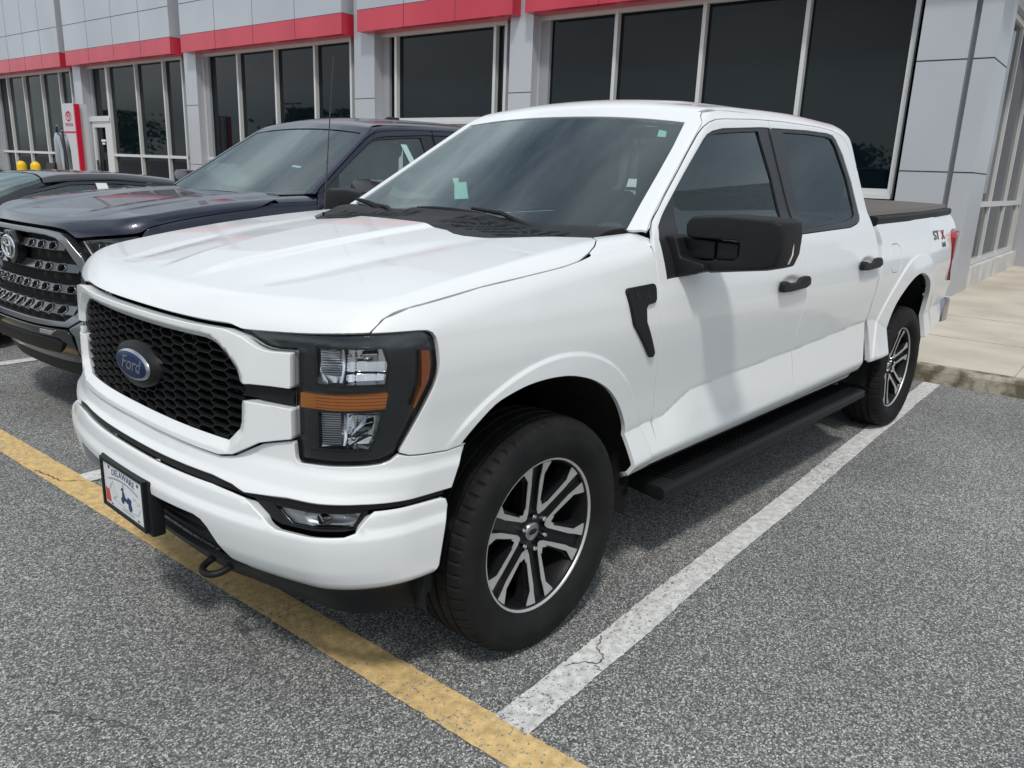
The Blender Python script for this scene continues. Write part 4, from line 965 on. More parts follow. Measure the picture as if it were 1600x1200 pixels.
def wiper(p0, p1, p2, tip):
    # arm from pivot p0 to joint p1; blade from p2 to tip
    w = MB(); w.tube([wsp(*p0, .03), wsp((p0[0]+p1[0])/2, (p0[1]+p1[1])/2, .045), wsp(*p1, .03)], [.011, .009, .007], 8)
    o = w.build('wiper', 'plastic', WT)
    b = MB(); pts = [(p2[0]+(tip[0]-p2[0])*t, p2[1]+(tip[1]-p2[1])*t) for t in np.linspace(0, 1, 7)]
    b.tube([wsp(a, c, .016+.006*math.sin(math.pi*i/6)) for i, (a, c) in enumerate(pts)], [.008, .011, .013, .014, .013, .011, .007], 8); b.build('wiper_blade', 'rubber', o)
wiper((-.435, .50), (-.492, .10), (-.452, .43), (-.492, -.245))
wiper((-.405, -.28), (-.50, -.54), (-.425, -.33), (-.594, -.83))
# antenna
MB().tube([(-.43, -.865, 1.33), (-.43, -.865, 1.375)], [.016, .010], 12).tube([(-.43, -.865, 1.37), (-.46, -.865, 1.70), (-.50, -.865, 2.08)], [.0035, .0028, .0022], 8).build('antenna', 'gloss', WT)
# roof, rails, pillars
roofl = [(-1.213, .650, 1.822), (-1.304, .655, 1.862), (-1.43, .675, 1.878), (-1.745, .684, 1.888), (-2.063, .688, 1.894), (-2.5, .69, 1.902), (-2.8, .688, 1.895), (-2.90, .68, 1.880)]
re_ = [(a, b) for a, b, c in roofl]+[(-2.935, .62), (-2.945, .3), (-2.948, 0)]
hd = [(-1.207, .0), (-1.209, .2), (-1.212, .43)]
rf_half = hd+re_
panel('roof', rf_half+[(a, -b) for a, b in rf_half[::-1][1:-1]], 'z', cabF, 'paint', WT, res=.022, depth=.012, gap=.001)
aseam = [(-.623, 1.402), (-.660, 1.430), (-.721, 1.468), (-.80, 1.522), (-.945, 1.617), (-1.06, 1.694), (-1.171, 1.766), (-1.225, 1.796), (-1.282, 1.819), (-1.35, 1.834), (-1.423, 1.842), (-1.745, 1.862), (-2.04, 1.872), (-2.5, 1.876), (-2.70, 1.868), (-2.80, 1.850), (-2.865, 1.81), (-2.905, 1.75), (-2.93, 1.68)]
def corner(x):
    z = 1.5
    for _ in range(40):
        y = float(ys(np.array(x), np.array(z))); z = 1.383-KW*(x+.565-.10*(1-(y/.85)**2))
    y = y-.010; p = solve(cabF, 'z', [x], [y])[0]; return (x, y, float(p[2]))
cor = [corner(x) for x in np.linspace(-.60, -1.235, 16)]
wse = [(-.572, .826), (-.72, .785), (-.88, .745), (-1.05, .700), (-1.213, .649), (-1.236, .6505), (-1.30, .655)]
for sg_ in (1, -1): panel('a_pillar', wse+[(-1.304, .672), (-1.27, .686)]+[(a, b) for a, b, c in cor[::-1]]+[(-.58, .85)], 'z', cabF, 'paint', WT, res=.012, gap=0, lip=.0005, depth=.010, flip=sg_ < 0)
pz_ = solve(cabF, 'z', [-1.27, -1.304], [.686, .672])
rail = [(a, c) for a, b, c in cor]+[(float(p[0]), float(p[2])) for p in pz_]+[(a, c) for a, b, c in roofl[2:]]+[(-2.93, 1.84), (-2.945, 1.79), (-2.952, 1.70)]
panel('roof_rail', rail+aseam[::-1], 'y', cabF, 'paint', WT, res=.014, mirror=True, gap=.0003, lip=.0012, depth=.02)
# doors
sb = [(-1.885, 1.868), (-1.885, 1.40), (-1.886, 1.123), (-1.874, .95), (-1.872, .85), (-1.885, .75), (-1.892, .65), (-1.892, .505)]
w1 = [(-.632, 1.226), (-.636, 1.30), (-.645, 1.36), (-.672, 1.405), (-.757, 1.464), (-.964, 1.598), (-1.193, 1.741), (-1.235, 1.763), (-1.29, 1.780), (-1.392, 1.797), (-1.785, 1.826), (-1.875, 1.829), (-1.876, 1.343), (-1.5, 1.332), (-1.20, 1.322), (-1.12, 1.305), (-1.05, 1.25), (-.98, 1.234), (-.71, 1.228)]
d1 = [(doorf[0][0], doorf[0][1]+.002)]+aseam[1:12]+[(-1.885, 1.8665)]+sb[1:]+doorf[::-1][:-1]
w2 = [(-1.892, 1.829), (-2.318, 1.844), (-2.60, 1.846), (-2.68, 1.838), (-2.715, 1.815), (-2.769, 1.730), (-2.80, 1.590), (-2.795, 1.445), (-2.785, 1.415), (-2.755, 1.392), (-2.70, 1.376), (-2.575, 1.358), (-1.892, 1.343)]
rearseam = [(-2.962, 1.58), (-2.968, 1.40), (-2.965, 1.33), (-2.975, 1.255), (-2.945, 1.18), (-2.915, 1.087), (-2.900, .925), (-2.900, .811), (-2.93, .745), (-2.955, .66), (-2.965, .52)]
d2 = [(-1.889, 1.8665)]+aseam[12:]+rearseam+[(a-.003, b) for a, b in sb[::-1][:-1]]
def handle_dip(xc, zc): return lambda u, v: -.016*np.exp(-(((u-xc)/.085)**2+((v-zc)/.030)**2)**2)
for sgn in (1, -1):
    fl = sgn < 0; rs = .0125 if sgn > 0 else .03
    for nm, dd, ww, hx, hz, gl in (('front_door', d1, w1, -1.70, 1.128, 'glass_side'), ('rear_door', d2, w2, -2.72, 1.160, 'glass_priv')):
        dr = panel(nm, dd, 'y', cabF, 'paint', WT, res=rs, off=handle_dip(hx, hz), holes=[ww], gap=.002, flip=fl, feats=FEAT if sgn > 0 else FEAT[:3])
        front = nm == 'front_door'
        g = [(-.80, 1.375), (-.852, 1.52), (-1.02, 1.625), (-1.185, 1.725), (-1.26, 1.757), (-1.322, 1.772), (-1.55, 1.792), (-1.745, 1.806), (-1.772, 1.600), (-1.762, 1.45), (-1.755, 1.36), (-1.20, 1.345), (-.98, 1.335)] if front else \
            [(-2.03, 1.818), (-2.34, 1.828), (-2.60, 1.828), (-2.66, 1.818), (-2.695, 1.78), (-2.745, 1.61), (-2.735, 1.46), (-2.715, 1.425), (-2.66, 1.405), (-2.50, 1.388), (-1.965, 1.365)]
        panel('window_trim', ww, 'y', cabF, 'trim', dr, res=.03, off=-.005, holes=[g], gap=.0005, flip=fl, depth=.012)
        panel('door_glass', inset(densify(g, .05), -.004), 'y', cabF, gl, dr, res=.05, off=-.014, gap=0, flip=fl, depth=.002)
        h = MB(); x0, x1 = hx+.155, hx-.150
        yv = float(ys(np.array(hx), np.array(hz)))
        prof = [(x0, hz-.026), (x0-.004, hz+.014), (x0-.02, hz+.022), (x0-.05, hz+.020), (x0-.09, hz+.006), (x1+.12, hz+.008), (x1+.085, hz+.026), (x1+.02, hz+.030), (x1, hz+.016), (x1+.004, hz-.012), (x1+.05, hz-.024), (x0-.08, hz-.029)]
        h.prism(prof, .012, .040, lambda a, b, hh: (a, sgn*(float(ys(np.array(a), np.array(b)))-.004+hh), b))
        h.build('door_handle', 'plastic', dr, bevel=.007)
for sgn in (1, -1): panel('pillar_trim', [(-1.866, 1.344), (-1.866, 1.828), (-1.905, 1.829), (-1.905, 1.345)], 'y', cabF, 'trim', WT, res=.03, off=.0008, flip=sgn < 0, gap=0, depth=.012)
panel('rocker_panel', [(-.48, .503), (-.65, .501), (-2.965, .501), (-2.965, .47), (-.49, .47)], 'y', cabF, 'paint', WT, res=.03, mirror=True, gap=.001, off=-.004)
# bed side
ra = spl([(-3.262, .562), (-3.262, .728), (-3.276, .814), (-3.326, .894), (-3.442, .978), (-3.575, 1.030), (-3.712, 1.043), (-3.846, 1.010), (-3.944, .955), (-4.008, .860), (-4.035, .751), (-4.045, .642), (-4.04, .575)], 3)
bs = [(-2.995, 1.366), (-3.4, 1.374), (-4.2, 1.388), (-4.93, 1.398), (-4.95, 1.33), (-4.945, 1.285), (-4.80, 1.285), (-4.71, 1.275), (-4.665, 1.24), (-4.66, 1.1), (-4.70, .98), (-4.76, .90), (-4.935, .895), (-4.93, .74), (-4.72, .60), (-4.35, .588)]+ra[::-1]+[(-3.0, .545)]+[(a-.026, b) for a, b in rearseam[::-1][1:9]]
def bedoff(u, v):
    d = np.hypot((u+3.20)/.11, (v-1.165)/.088)
    return -.006*sstep(1.36, 1.40, v)
fuel = [(-3.215+.105*math.copysign(abs(math.cos(t))**.8, math.cos(t)), 1.162+.085*math.copysign(abs(math.sin(t))**.8, math.sin(t))) for t in np.linspace(0, 2*math.pi, 41)[:-1]]
bo_ = panel('bed_side', bs, 'y', sideF, 'paint', WT, res=.014, mirror=True, off=bedoff, gap=.002, depth=.03, feats=FEAT, holes=[fuel])
for k_, sg_ in ((0, 1), (1, -1)): panel('fuel_door', fuel, 'y', sideF, 'paint', bo_[k_], res=.02, flip=sg_ < 0, gap=.0012, lip=.0018)

tl = [(-4.80, 1.279), (-4.715, 1.270), (-4.672, 1.238), (-4.667, 1.1), (-4.706, .984), (-4.764, .906), (-4.93, .90), (-4.955, 1.0), (-4.965, 1.15), (-4.965, 1.279)]
for sgn in (1, -1):
    yt = lambda x_: float(ys(np.array(x_), np.array(1.1)))
    pr = [(-4.672, yt(-4.672)+.001), (-4.76, yt(-4.76)+.008), (-4.88, yt(-4.88)+.012), (-4.955, yt(-4.95)+.004), (-4.985, .86), (-4.99, .79), (-4.90, .78), (-4.70, .80)]
    b = MB(); b.prism([(-4.672, 1.235), (-4.70, 1.268), (-4.80, 1.281), (-4.985, 1.283), (-4.985, .905), (-4.775, .905), (-4.715, .99)], 0, 1, lambda a, c, h: (a, sgn*((.78 if h == 0 else (yt(a)+.010-.10*max(0, (-a-4.86)/.125)**2))), c))
    b.build('tail_light', 'red_lens', WT, bevel=.010)
tg = MB(); tg.box((-4.93, -.80, .78), (-4.90, .80, 1.40)); tg.box((-4.935, -.80, 1.385), (-4.86, .80, 1.41)); tg.build('tailgate', 'paint', WT, bevel=.01)
rb = MB(); rb.prism([(-4.80, -.93), (-4.95, -.93), (-5.04, -.70), (-5.04, .70), (-4.95, .93), (-4.80, .93)], .58, .76, lambda a, b, h: (a, b, h)); rb.build('rear_bumper', 'satin', WT, bevel=.02)
# bed inside and tonneau cover
bi = MB(); bi.box((-4.90, -.80, .80), (-3.01, .80, .84)); bi.box((-3.03, -.80, .8), (-3.0, .80, 1.36)); bi.build('bed_floor', 'dark', WT)
for sgn in (1, -1):
    rr_ = MB()
    pts = [(-2.995, .905, 1.366), (-3.6, .90, 1.375), (-4.3, .876, 1.388), (-4.93, .822, 1.397)]
    v = []
    for x_, y_, z_ in pts:
        y_ = float(ys(np.array(x_), np.array(z_)))+.002
        v += [(x_, sgn*(y_), z_-.004), (x_, sgn*(y_+.002), z_+.030), (x_, sgn*(y_-.012), z_+.040), (x_, sgn*(y_-.09), z_+.040), (x_, sgn*(y_-.09), z_-.06)]
    f = [(i*5+k, i*5+k+1, (i+1)*5+k+1, (i+1)*5+k) for i in range(3) for k in range(4)]
    rr_.add(v, f+[(0, 1, 2, 3, 4), (15, 16, 17, 18, 19)])
    rr_.build('bed_rail_cap', 'plastic', WT)
tn = MB(); hw = lambda x_: float(ys(np.array(x_), np.array(1.40)))-.030
X_ = np.linspace(-3.0, -4.90, 9); v = []
for x_ in X_:
    z_ = 1.366+(x_+2.995)/(-1.935)*.031+.040; w_ = hw(x_)
    for t in (-1, -.985, -.6, 0, .6, .985, 1): v.append((x_, t*w_, z_+.002+(0 if abs(t) == 1 else .024+.012*(1-t*t))))
tn.add(v, [(i*7+k, i*7+k+1, (i+1)*7+k+1, (i+1)*7+k) for i in range(8) for k in range(6)])
tn.add([v[k] for k in range(7)], [tuple(range(7))]); tn.add([v[56+k] for k in range(7)], [tuple(range(7))])
tn.build('tonneau_cover', 'tonneau', WT)
# badge
mB = frame_mtx((-4.36, .0, 1.268), (-1, 0, 0), (0, 0, 1), (0, 1, 0))
def bfn(x0, z0): return lambda p: Vector((x0-p.x, float(ys(np.array(x0-p.x), np.array(z0+p.y)))+.003+p.z, z0+p.y))
bd = text_mesh('badge', 'ST', .085, 'trim', WT, None, .002, fn=bfn(-4.12, 1.266), sx=1.9)
text_mesh('badge_letter', 'X', .09, 'badge_red', bd, None, .0025, fn=bfn(-4.335, 1.262), sx=1.9)
text_mesh('badge_letter', '4x4', .050, 'trim', bd, None, .002, fn=bfn(-4.33, 1.198), sx=1.7)
# wing vent
vent = [(-.352, 1.203), (-.358, 1.212), (-.370, 1.215), (-.522, 1.219), (-.534, 1.214), (-.538, 1.200), (-.532, 1.160), (-.520, 1.150), (-.478, 1.147), (-.466, 1.135), (-.470, 1.088), (-.548, .965), (-.546, .952), (-.536, .947), (-.517, .950), (-.390, 1.085)]
vn = panel('wing_vent', vent, 'y', sideF, 'plastic', WT, res=.012, off=.011, gap=0, lip=.005, mirror=True)
def vfn(p): x_ = -.445-p.x; z_ = 1.182+p.y; return Vector((x_, float(ys(np.array(x_), np.array(z_)))+.0117+p.z, z_))
text_mesh('vent_lettering', 'F-150', .034, 'gloss', vn[0], None, .0012, fn=vfn, sx=1.1)
# mirrors
def mirror_body(sgn):
    mp_ = bpy.data.objects.new('door_mirror', None); col.objects.link(mp_); mp_.parent = WT
    def rb_(name, pts, x0, x1, m, bev, taper=0):
        b = MB(); b.prism(pts, 0, 1, lambda a, c, h: (x0+(x1-x0)*h, sgn*(a+(0 if h else 0)), c)); return b.build(name, m, mp_, bevel=bev, seg=3)
    sh = [(.972, 1.425), (.99, 1.450), (1.12, 1.462), (1.30, 1.458), (1.335, 1.447), (1.342, 1.40), (1.340, 1.335), (1.325, 1.290), (1.29, 1.278), (1.075, 1.248), (1.03, 1.262), (1.03, 1.285), (1.175, 1.300), (1.190, 1.315), (1.190, 1.365), (1.175, 1.375), (.985, 1.372), (.975, 1.39)]
    b = MB()
    def T(a, c, h):
        k = (.0, .18, 1)[int(h)]; inset_ = (.014, 0, .0)[int(h)]
        ca, cc = 1.18, 1.36
        aa = a+(ca-a)*inset_*2; c2 = c+(cc-c)*inset_*5*1.2
        return (-.735-.17*k-.06*(a-1.0), sgn*aa, c2)
    n = len(sh); v = [T(a, c, 0) for a, c in sh]+[T(a, c, 1) for a, c in sh]+[T(a, c, 2) for a, c in sh]
    f = [(i, (i+1) % n, n+(i+1) % n, n+i) for i in range(n)]+[(n+i, n+(i+1) % n, 2*n+(i+1) % n, 2*n+i) for i in range(n)]
    r = delaunay_2d_cdt([Vector(p) for p in sh], [], [list(range(n))], 1, 1e-7)
    f += [tuple(t) for t in r[2]]+[tuple(2*n+i for i in t[::-1]) for t in r[2]]
    b.add(v, f); hs_ob = b.build('mirror_shell', 'plastic', mp_, bevel=.010, seg=3)
    # arms
    rb_('mirror_arm', [(.93, 1.290), (.93, 1.372), (1.085, 1.366), (1.085, 1.296)], -.765, -.84, 'plastic', .008)
    rb_('mirror_arm', [(1.092, 1.296), (1.092, 1.366), (1.180, 1.362), (1.180, 1.302)], -.768, -.84, 'plastic', .008)
    rb_('mirror_foot', [(.90, 1.215), (.90, 1.375), (.96, 1.372), (.985, 1.30), (1.08, 1.285), (1.09, 1.262), (1.05, 1.247), (.965, 1.225)], -.70, -.86, 'plastic', .010)
    g = MB(); g.prism([(1.0, 1.40), (1.02, 1.435), (1.29, 1.44), (1.31, 1.42), (1.31, 1.32), (1.29, 1.30), (1.20, 1.29), (1.20, 1.385), (1.0, 1.385)], 0, .01, lambda a, c, h: (-.90-.06*(a-1)-h, sgn*a, c)); g.build('mirror_glass', 'chrome', mp_)
    s = MB(); s.tube([(-.86, sgn*1.336, 1.372), (-.86, sgn*1.338, 1.335), (-.86, sgn*1.330, 1.305), (-.86, sgn*1.300, 1.288)], .0055, 8); s.build('mirror_lamp', 'paper', mp_)
for sgn in (1, -1): mirror_body(sgn)
# running boards
for sgn in (1, -1):
    b = MB(); b.prism([(.80, .372), (.80, .388), (1.000, .396), (1.020, .388), (1.022, .352), (1.0, .335), (.80, .345)], -.70, -2.93, lambda a, c, h: (h+(.10*(a-.86) if h > -1 else -.10*(a-.86)), sgn*a, c))
    o = b.build('running_board', 'plastic', WT, bevel=.008)
    t = MB()
    for i in range(74):
        x_ = -.80-i*.0285; t.box((x_, sgn*.84, .3935), (x_-.012, sgn*.995, .4015))
    t.build('tread_rib', 'plastic', o)
    for x_ in (-.95, -1.9, -2.75): k = MB(); k.box((x_, sgn*.55, .36), (x_-.07, sgn*.85, .40)); k.build('board_bracket', 'dark', o)
# wheel wells, chassis
for xc, rad, zc in ((0, .52, .45), (-3.66, .54, .50)):
    for sgn in (1, -1):
        b = MB(); n = 24; v = []
        for i in range(n+1):
            a = -.25+(math.pi+.5)*i/n
            v += [(xc+rad*math.cos(a), sgn*.955, zc+rad*math.sin(a)), (xc+rad*math.cos(a)*.98, sgn*.55, zc+rad*math.sin(a)*.98)]
        b.add(v, [(2*i, 2*i+1, 2*i+3, 2*i+2) for i in range(n)]); b.add([v[2*i+1] for i in range(n+1)], [tuple(range(n+1))]); b.build('wheel_arch_liner', 'dark', WT, recalc=False)
ch = MB(); ch.box((.62, -.52, .40), (-4.8, .52, .56)); ch.box((-.58, -.90, .44), (-2.93, .90, .50)); ch.box((-.3, -.06, .40), (.1, .06, .30)); ch.tube([(-3.693, -.80, .41), (-3.693, .80, .41)], .05, 12); ch.tube([(0, -.80, .40), (0, .80, .40)], .045, 12)
ch.box((-.60, -.78, .5), (-.56, .78, 1.30)); ch.box((-.55, -.55, .6), (.72, .55, 1.08)); ch.build('chassis', 'dark', WT)
cr3 = MB(); cr3.box((-2.965, -.86, .52), (-2.945, .86, 1.40)); cr3.box((-2.95, -.72, 1.40), (-2.935, .72, 1.55)); cr3.box((-2.935, -.66, 1.80), (-2.915, .66, 1.87)); cr3.build('cab_back_panel', 'paint', WT)
gb = MB(); gb.box((-2.945, -.72, 1.55), (-2.938, .72, 1.80)); gb.build('rear_window', 'glass_priv', WT)
# interior
it = MB(); it.box((-.60, -.80, .52), (-2.92, .80, .56)); it.build('cabin_floor', 'interior', WT)
da = MB(); da.prism([(-.56, .90), (-.56, 1.31), (-.80, 1.285), (-.98, 1.22), (-1.02, 1.12), (-.95, .95), (-.86, .80)], -.78, .78, lambda a, c, h: (a, h, c)); da.build('dashboard', 'interior', WT, bevel=.02)
hdm = MB(); hdm.prism([(-1.27, 1.80), (-2.9, 1.85), (-2.9, 1.835), (-1.27, 1.785)], -.60, .60, lambda a, c, h: (a, h, c)); hdm.build('headliner', 'interior_lt', WT)
st = MB(); n = 40; v = []; f = []
cx_, cy_, cz_ = -1.17, .40, 1.20; tilt = R(28)
for i in range(n):
    a = 2*math.pi*i/n
    for j in range(8):
        b = 2*math.pi*j/8; rr2 = .185+.016*math.cos(b); h_ = .016*math.sin(b); yy = rr2*math.cos(a); zz = rr2*math.sin(a)
        v.append((cx_+h_*math.cos(tilt)+zz*math.sin(tilt)*1.0, cy_+yy, cz_+zz*math.cos(tilt)-h_*math.sin(tilt)))
for i in range(n):
    for j in range(8): f.append((i*8+j, i*8+(j+1) % 8, ((i+1) % n)*8+(j+1) % 8, ((i+1) % n)*8+j))
st.add(v, f, 0, True); st.tube([(cx_, cy_, cz_), (cx_+.22, cy_, cz_-.06)], .035, 10); st.box((cx_-.01, cy_-.17, cz_-.03), (cx_+.02, cy_+.17, cz_+.02)); st.box((cx_-.01, cy_-.03, cz_-.17), (cx_+.02, cy_+.03, cz_))
st.build('steering_wheel', 'interior', WT)
for yy in (.40, -.40):
    for xx, nm in ((-1.62, 'front_seat'), (-2.55, 'rear_seat')):
        s = MB(); s.prism([(xx+.28, .82), (xx+.28, .94), (xx-.20, .92), (xx-.36, 1.50), (xx-.46, 1.50), (xx-.36, .80)], yy-.25, yy+.25, lambda a, c, h: (a, h, c)); s.box((xx-.46, yy-.13, 1.52), (xx-.38, yy+.13, 1.68)); s.build(nm, 'interior_lt', WT, bevel=.03)
rm = MB(); rm.box((-1.16, -.13, 1.665), (-1.14, .13, 1.735)); rm.build('rear_view_mirror', 'gloss', WT, bevel=.008)
for sgn in (1, -1):
    make_wheel(WT, 0, sgn*.8575, sgn); make_wheel(WT, -3.693, sgn*.8575, sgn, phase=42)
# ---------------------------------------------------------------- the dark blue neighbour
NT = thing('pickup_truck', 'dark blue pickup truck with a wide black grille and round emblem beside the white truck', 'pickup truck', (-.54, -2.942, 0), .0628)
def g4(name, pts, pj, F, m, par=None, **k): return panel(name, pts, pj, F, m, par or NT, **k)
nl = spl([(0, 1.183), (10, 1.183), (20, 1.181), (26, 1.171), (29.5, 1.138), (31, 1.122), (37, 1.143), (43, 1.158), (48, 1.172), (50, 1.19), (52, 1.215), (60, 1.252), (72, 1.283), (81.9, 1.299), (87.5, 1.315)], 4)
def ntop(x, y):
    ya = np.abs(y); e = interp(x, [-.6, -.3, 0, .3, .5, .7, .9], [1.385, 1.372, 1.352, 1.318, 1.288, 1.250, 1.205])
    # raised shoulders either side of a shallow centre, front scoop edges
    return e+.016*sstep(.30, .52, ya)*sstep(.85, .5, x)-.010*(ya/.85)**2-.012*sstep(.60, .66, ya)*sstep(.75, .45, x)
def nF(P): return smax(bodyF(P), P[..., 2]-ntop(P[..., 0], P[..., 1]), .07)
nh = solve(nF, 'r', [R(a) for a, b in nl], [b for a, b in nl])
ne = [(p[0], p[1]) for p in nh]+[(-.30, .89), (-.37, .84), (-.40, .78), (-.41, .6), (-.39, .3), (-.38, 0)]
g4('hood', ne+[(a, -b) for a, b in ne[::-1][1:-1]], 'z', nF, 'navy', res=.022, gap=.0006, lip=.0014)
nw = [(R(a), b) for a, b in nl if a > 49.9]
WX2 = np.array([-.30, -.38, -.46, -.54, -.60]); WY2 = ys(WX2, WX2*0+1.345)-.012; tr2 = solve(nF, 'z', WX2, WY2)
nw += [(math.atan2(p[1], p[0]-PX), p[2]) for p in tr2]+side2r(doorf[1:])+side2r(arch_f)+D([(58.5, .80), (57, .66), (50, .66), (44, .80), (47, 1.0), (49.2, 1.16)])
fw2 = g4('front_wing', nw, 'r', nF, 'navy', res=.02, mirror=True, gap=.0012)
for k_, sg_ in ((0, 1), (1, -1)): panel('wing_top', [(-.29, .888), (-.37, .842), (-.40, .815), (-.45, .818), (-.52, .826), (-.572, .831), (-.600, .86), (-.628, .893)]+[(float(a), float(b)) for a, b in zip(WX2, WY2)][::-1], 'z', nF, 'navy', fw2[k_], res=.02, gap=0, lip=.0004, depth=.01, flip=sg_ < 0)
# grille: chrome surround, slats with hexagonal cells
so_ = D([(0, 1.177), (12, 1.177), (20, 1.175), (25.6, 1.165), (28.5, 1.132), (33.5, 1.03), (35.2, .93), (35.0, .80), (33.0, .69), (28.5, .635), (14, .628), (0, .628)])
si_ = D([(0, 1.140), (12, 1.140), (20, 1.138), (24.2, 1.126), (27, 1.09), (31.2, .985), (32.6, .92), (32.3, .80), (30.5, .72), (27, .672), (14, .668), (0, .668)])
SO, SI = half(so_), half(si_)
def nso(u, v): return .030*sstep(R(38), R(20), np.abs(u))+.014
g4('grille_surround', SO, 'r', bodyF, 'gunmetal', res=.02, off=nso, holes=[SI], lip=.006, depth=.10)
g4('grille_backing', inset(densify(SI, .05), -.02), 'r', bodyF, 'dark', res=.05, off=lambda u, v: nso(u, v)-.06, depth=0)
for zi_, zc_ in enumerate((1.085, .965, .845, .730)):
    wmax = 0
    for a in np.linspace(0, 34, 120):
        if inside(np.array([[R(a), zc_]]), SI)[0] and inside(np.array([[R(a), zc_-.02]]), SI)[0]: wmax = a
    for half_, nm in ((.025, 'grille_slat'),):
        pts = D([(-wmax, zc_+half_), (wmax, zc_+half_), (wmax, zc_-half_), (-wmax, zc_-half_)])
        hx = []
        for k in range(-5, 6):
            c = R(5.6*k+(2.8 if zi_ % 2 else 0))
            if abs(c) < R(wmax-2.2) and not (abs(c) < R(8.8) and abs(zc_-1.03) < .08): hx.append([(c+.027*math.cos(t), zc_+.021*math.sin(t)) for t in np.arange(0, 6)*math.pi/3])
        sl_ = g4(nm, pts, 'r', bodyF, 'slat', res=.02, off=lambda u, v, z=zc_: nso(u, v)-.020+.55*(v-z)*-1, holes=hx, lip=.003, depth=.03)
        for h_ in hx:
            o_ = [(a+(a-sum(q[0] for q in h_)/6)*.20, b+(b-zc_)*.18) for a, b in h_]
            g4('slat_hexagon', o_, 'r', bodyF, 'gunmetal', sl_, res=.03, off=lambda u, v, z=zc_: nso(u, v)-.010-.5*(v-z), holes=[h_], gap=0, lip=.0015, depth=.02)
mb = MB(); oc = [(math.cos(t)*.115, math.sin(t)*.105) for t in np.arange(8)*math.pi/4+math.pi/8]
mb.prism(oc, .88, .945, lambda a, b, h: (h, a, 1.045+b)); eb = mb.build('emblem_mount', 'gloss', NT, bevel=.008)
mb = MB()
def ering(a, b, cz, w):
    v = []; n = 48
    for i in range(n):
        t = 2*math.pi*i/n; c, s = math.cos(t), math.sin(t)
        for r_, h in ((w, 0), (w*.5, w*.9), (-w*.5, w*.9), (-w, 0)): v.append((.948+h, (a+r_)*c, cz+(b+r_)*s))
    mb.add(v, [(4*i+k, 4*((i+1) % n)+k, 4*((i+1) % n)+k+1, 4*i+k+1) for i in range(n) for k in range(3)], 0, True)
ering(.090, .062, 1.045, .0085); ering(.030, .056, 1.045, .0075); ering(.062, .022, 1.072, .0075); mb.build('emblem', 'chrome', eb, recalc=True)
# bumper
g4('front_bumper', half(D([(0, .622), (14, .622), (28, .628), (30, .60), (31, .40), (14, .395), (0, .395)])), 'r', bodyF, 'gloss', res=.03, off=lambda u, v: .030+.02*lstep(.50, .62, v)-.02*sstep(.47, .40, v), lip=.006, depth=.04)
g4('bumper_insert', half(D([(0, .565), (24, .565), (26.5, .53), (24, .475), (0, .475)])), 'r', bodyF, 'plastic', res=.03, off=.052, lip=.004, depth=.03)
for s_ in (1, -1):
    g4('bumper_corner', D([(28.6, .632), (33.4, .690), (36, .79), (44.5, .80), (51, .66), (57, .66), (56, .47), (40, .40), (31.5, .385), (30.6, .59)]), 'r', bodyF, 'gunmetal', res=.03, off=.042, flip=s_ < 0, lip=.006, depth=.05)
    f_ = g4('fog_light', D([(18, .615), (24.5, .615), (23, .585), (17.5, .585)]), 'r', bodyF, 'reflector', res=.02, off=.060, flip=s_ < 0)
    hp = bpy.data.objects.new('headlight', None); col.objects.link(hp); hp.parent = NT
    ho = D([(31.5, 1.122), (37, 1.137), (43, 1.152), (48.5, 1.166), (48.7, 1.11), (46.5, 1.02), (43.8, .83), (38, .82), (36.3, .93), (35, 1.03)])
    g4('lamp_bezel', ho, 'r', nF, 'gloss', hp, res=.03, off=-.03, flip=s_ < 0)
    g4('lamp_lens', ho, 'r', nF, 'lens', hp, res=.02, off=-.002, gap=.003, flip=s_ < 0, depth=.003)
    for a_ in (37.5, 41, 44.3): g4('lamp_module', D([(a_, 1.11), (a_+2.6, 1.118), (a_+2.4, 1.055), (a_, 1.05)]), 'r', bodyF, 'reflector', hp, res=.01, off=lambda u, v, a_=a_: -.022-.02*np.clip(1-((u-R(a_+1.3))/.02)**2, 0, 1), flip=s_ < 0, depth=.01)
g4('front_valance', half(D([(0, .40), (30, .40), (40, .41), (55, .47), (54, .33), (44, .31), (20, .31), (0, .31)])), 'r', bodyF, 'plastic', res=.04, off=.01, depth=.03)
g4('front_structure', half(D([(0, 1.17), (25, 1.16), (45, 1.12), (48, 1.1), (44, .80), (54, .6), (54, .42), (27, .40), (0, .40)])), 'r', bodyF, 'dark', res=.06, off=-.09, depth=0)
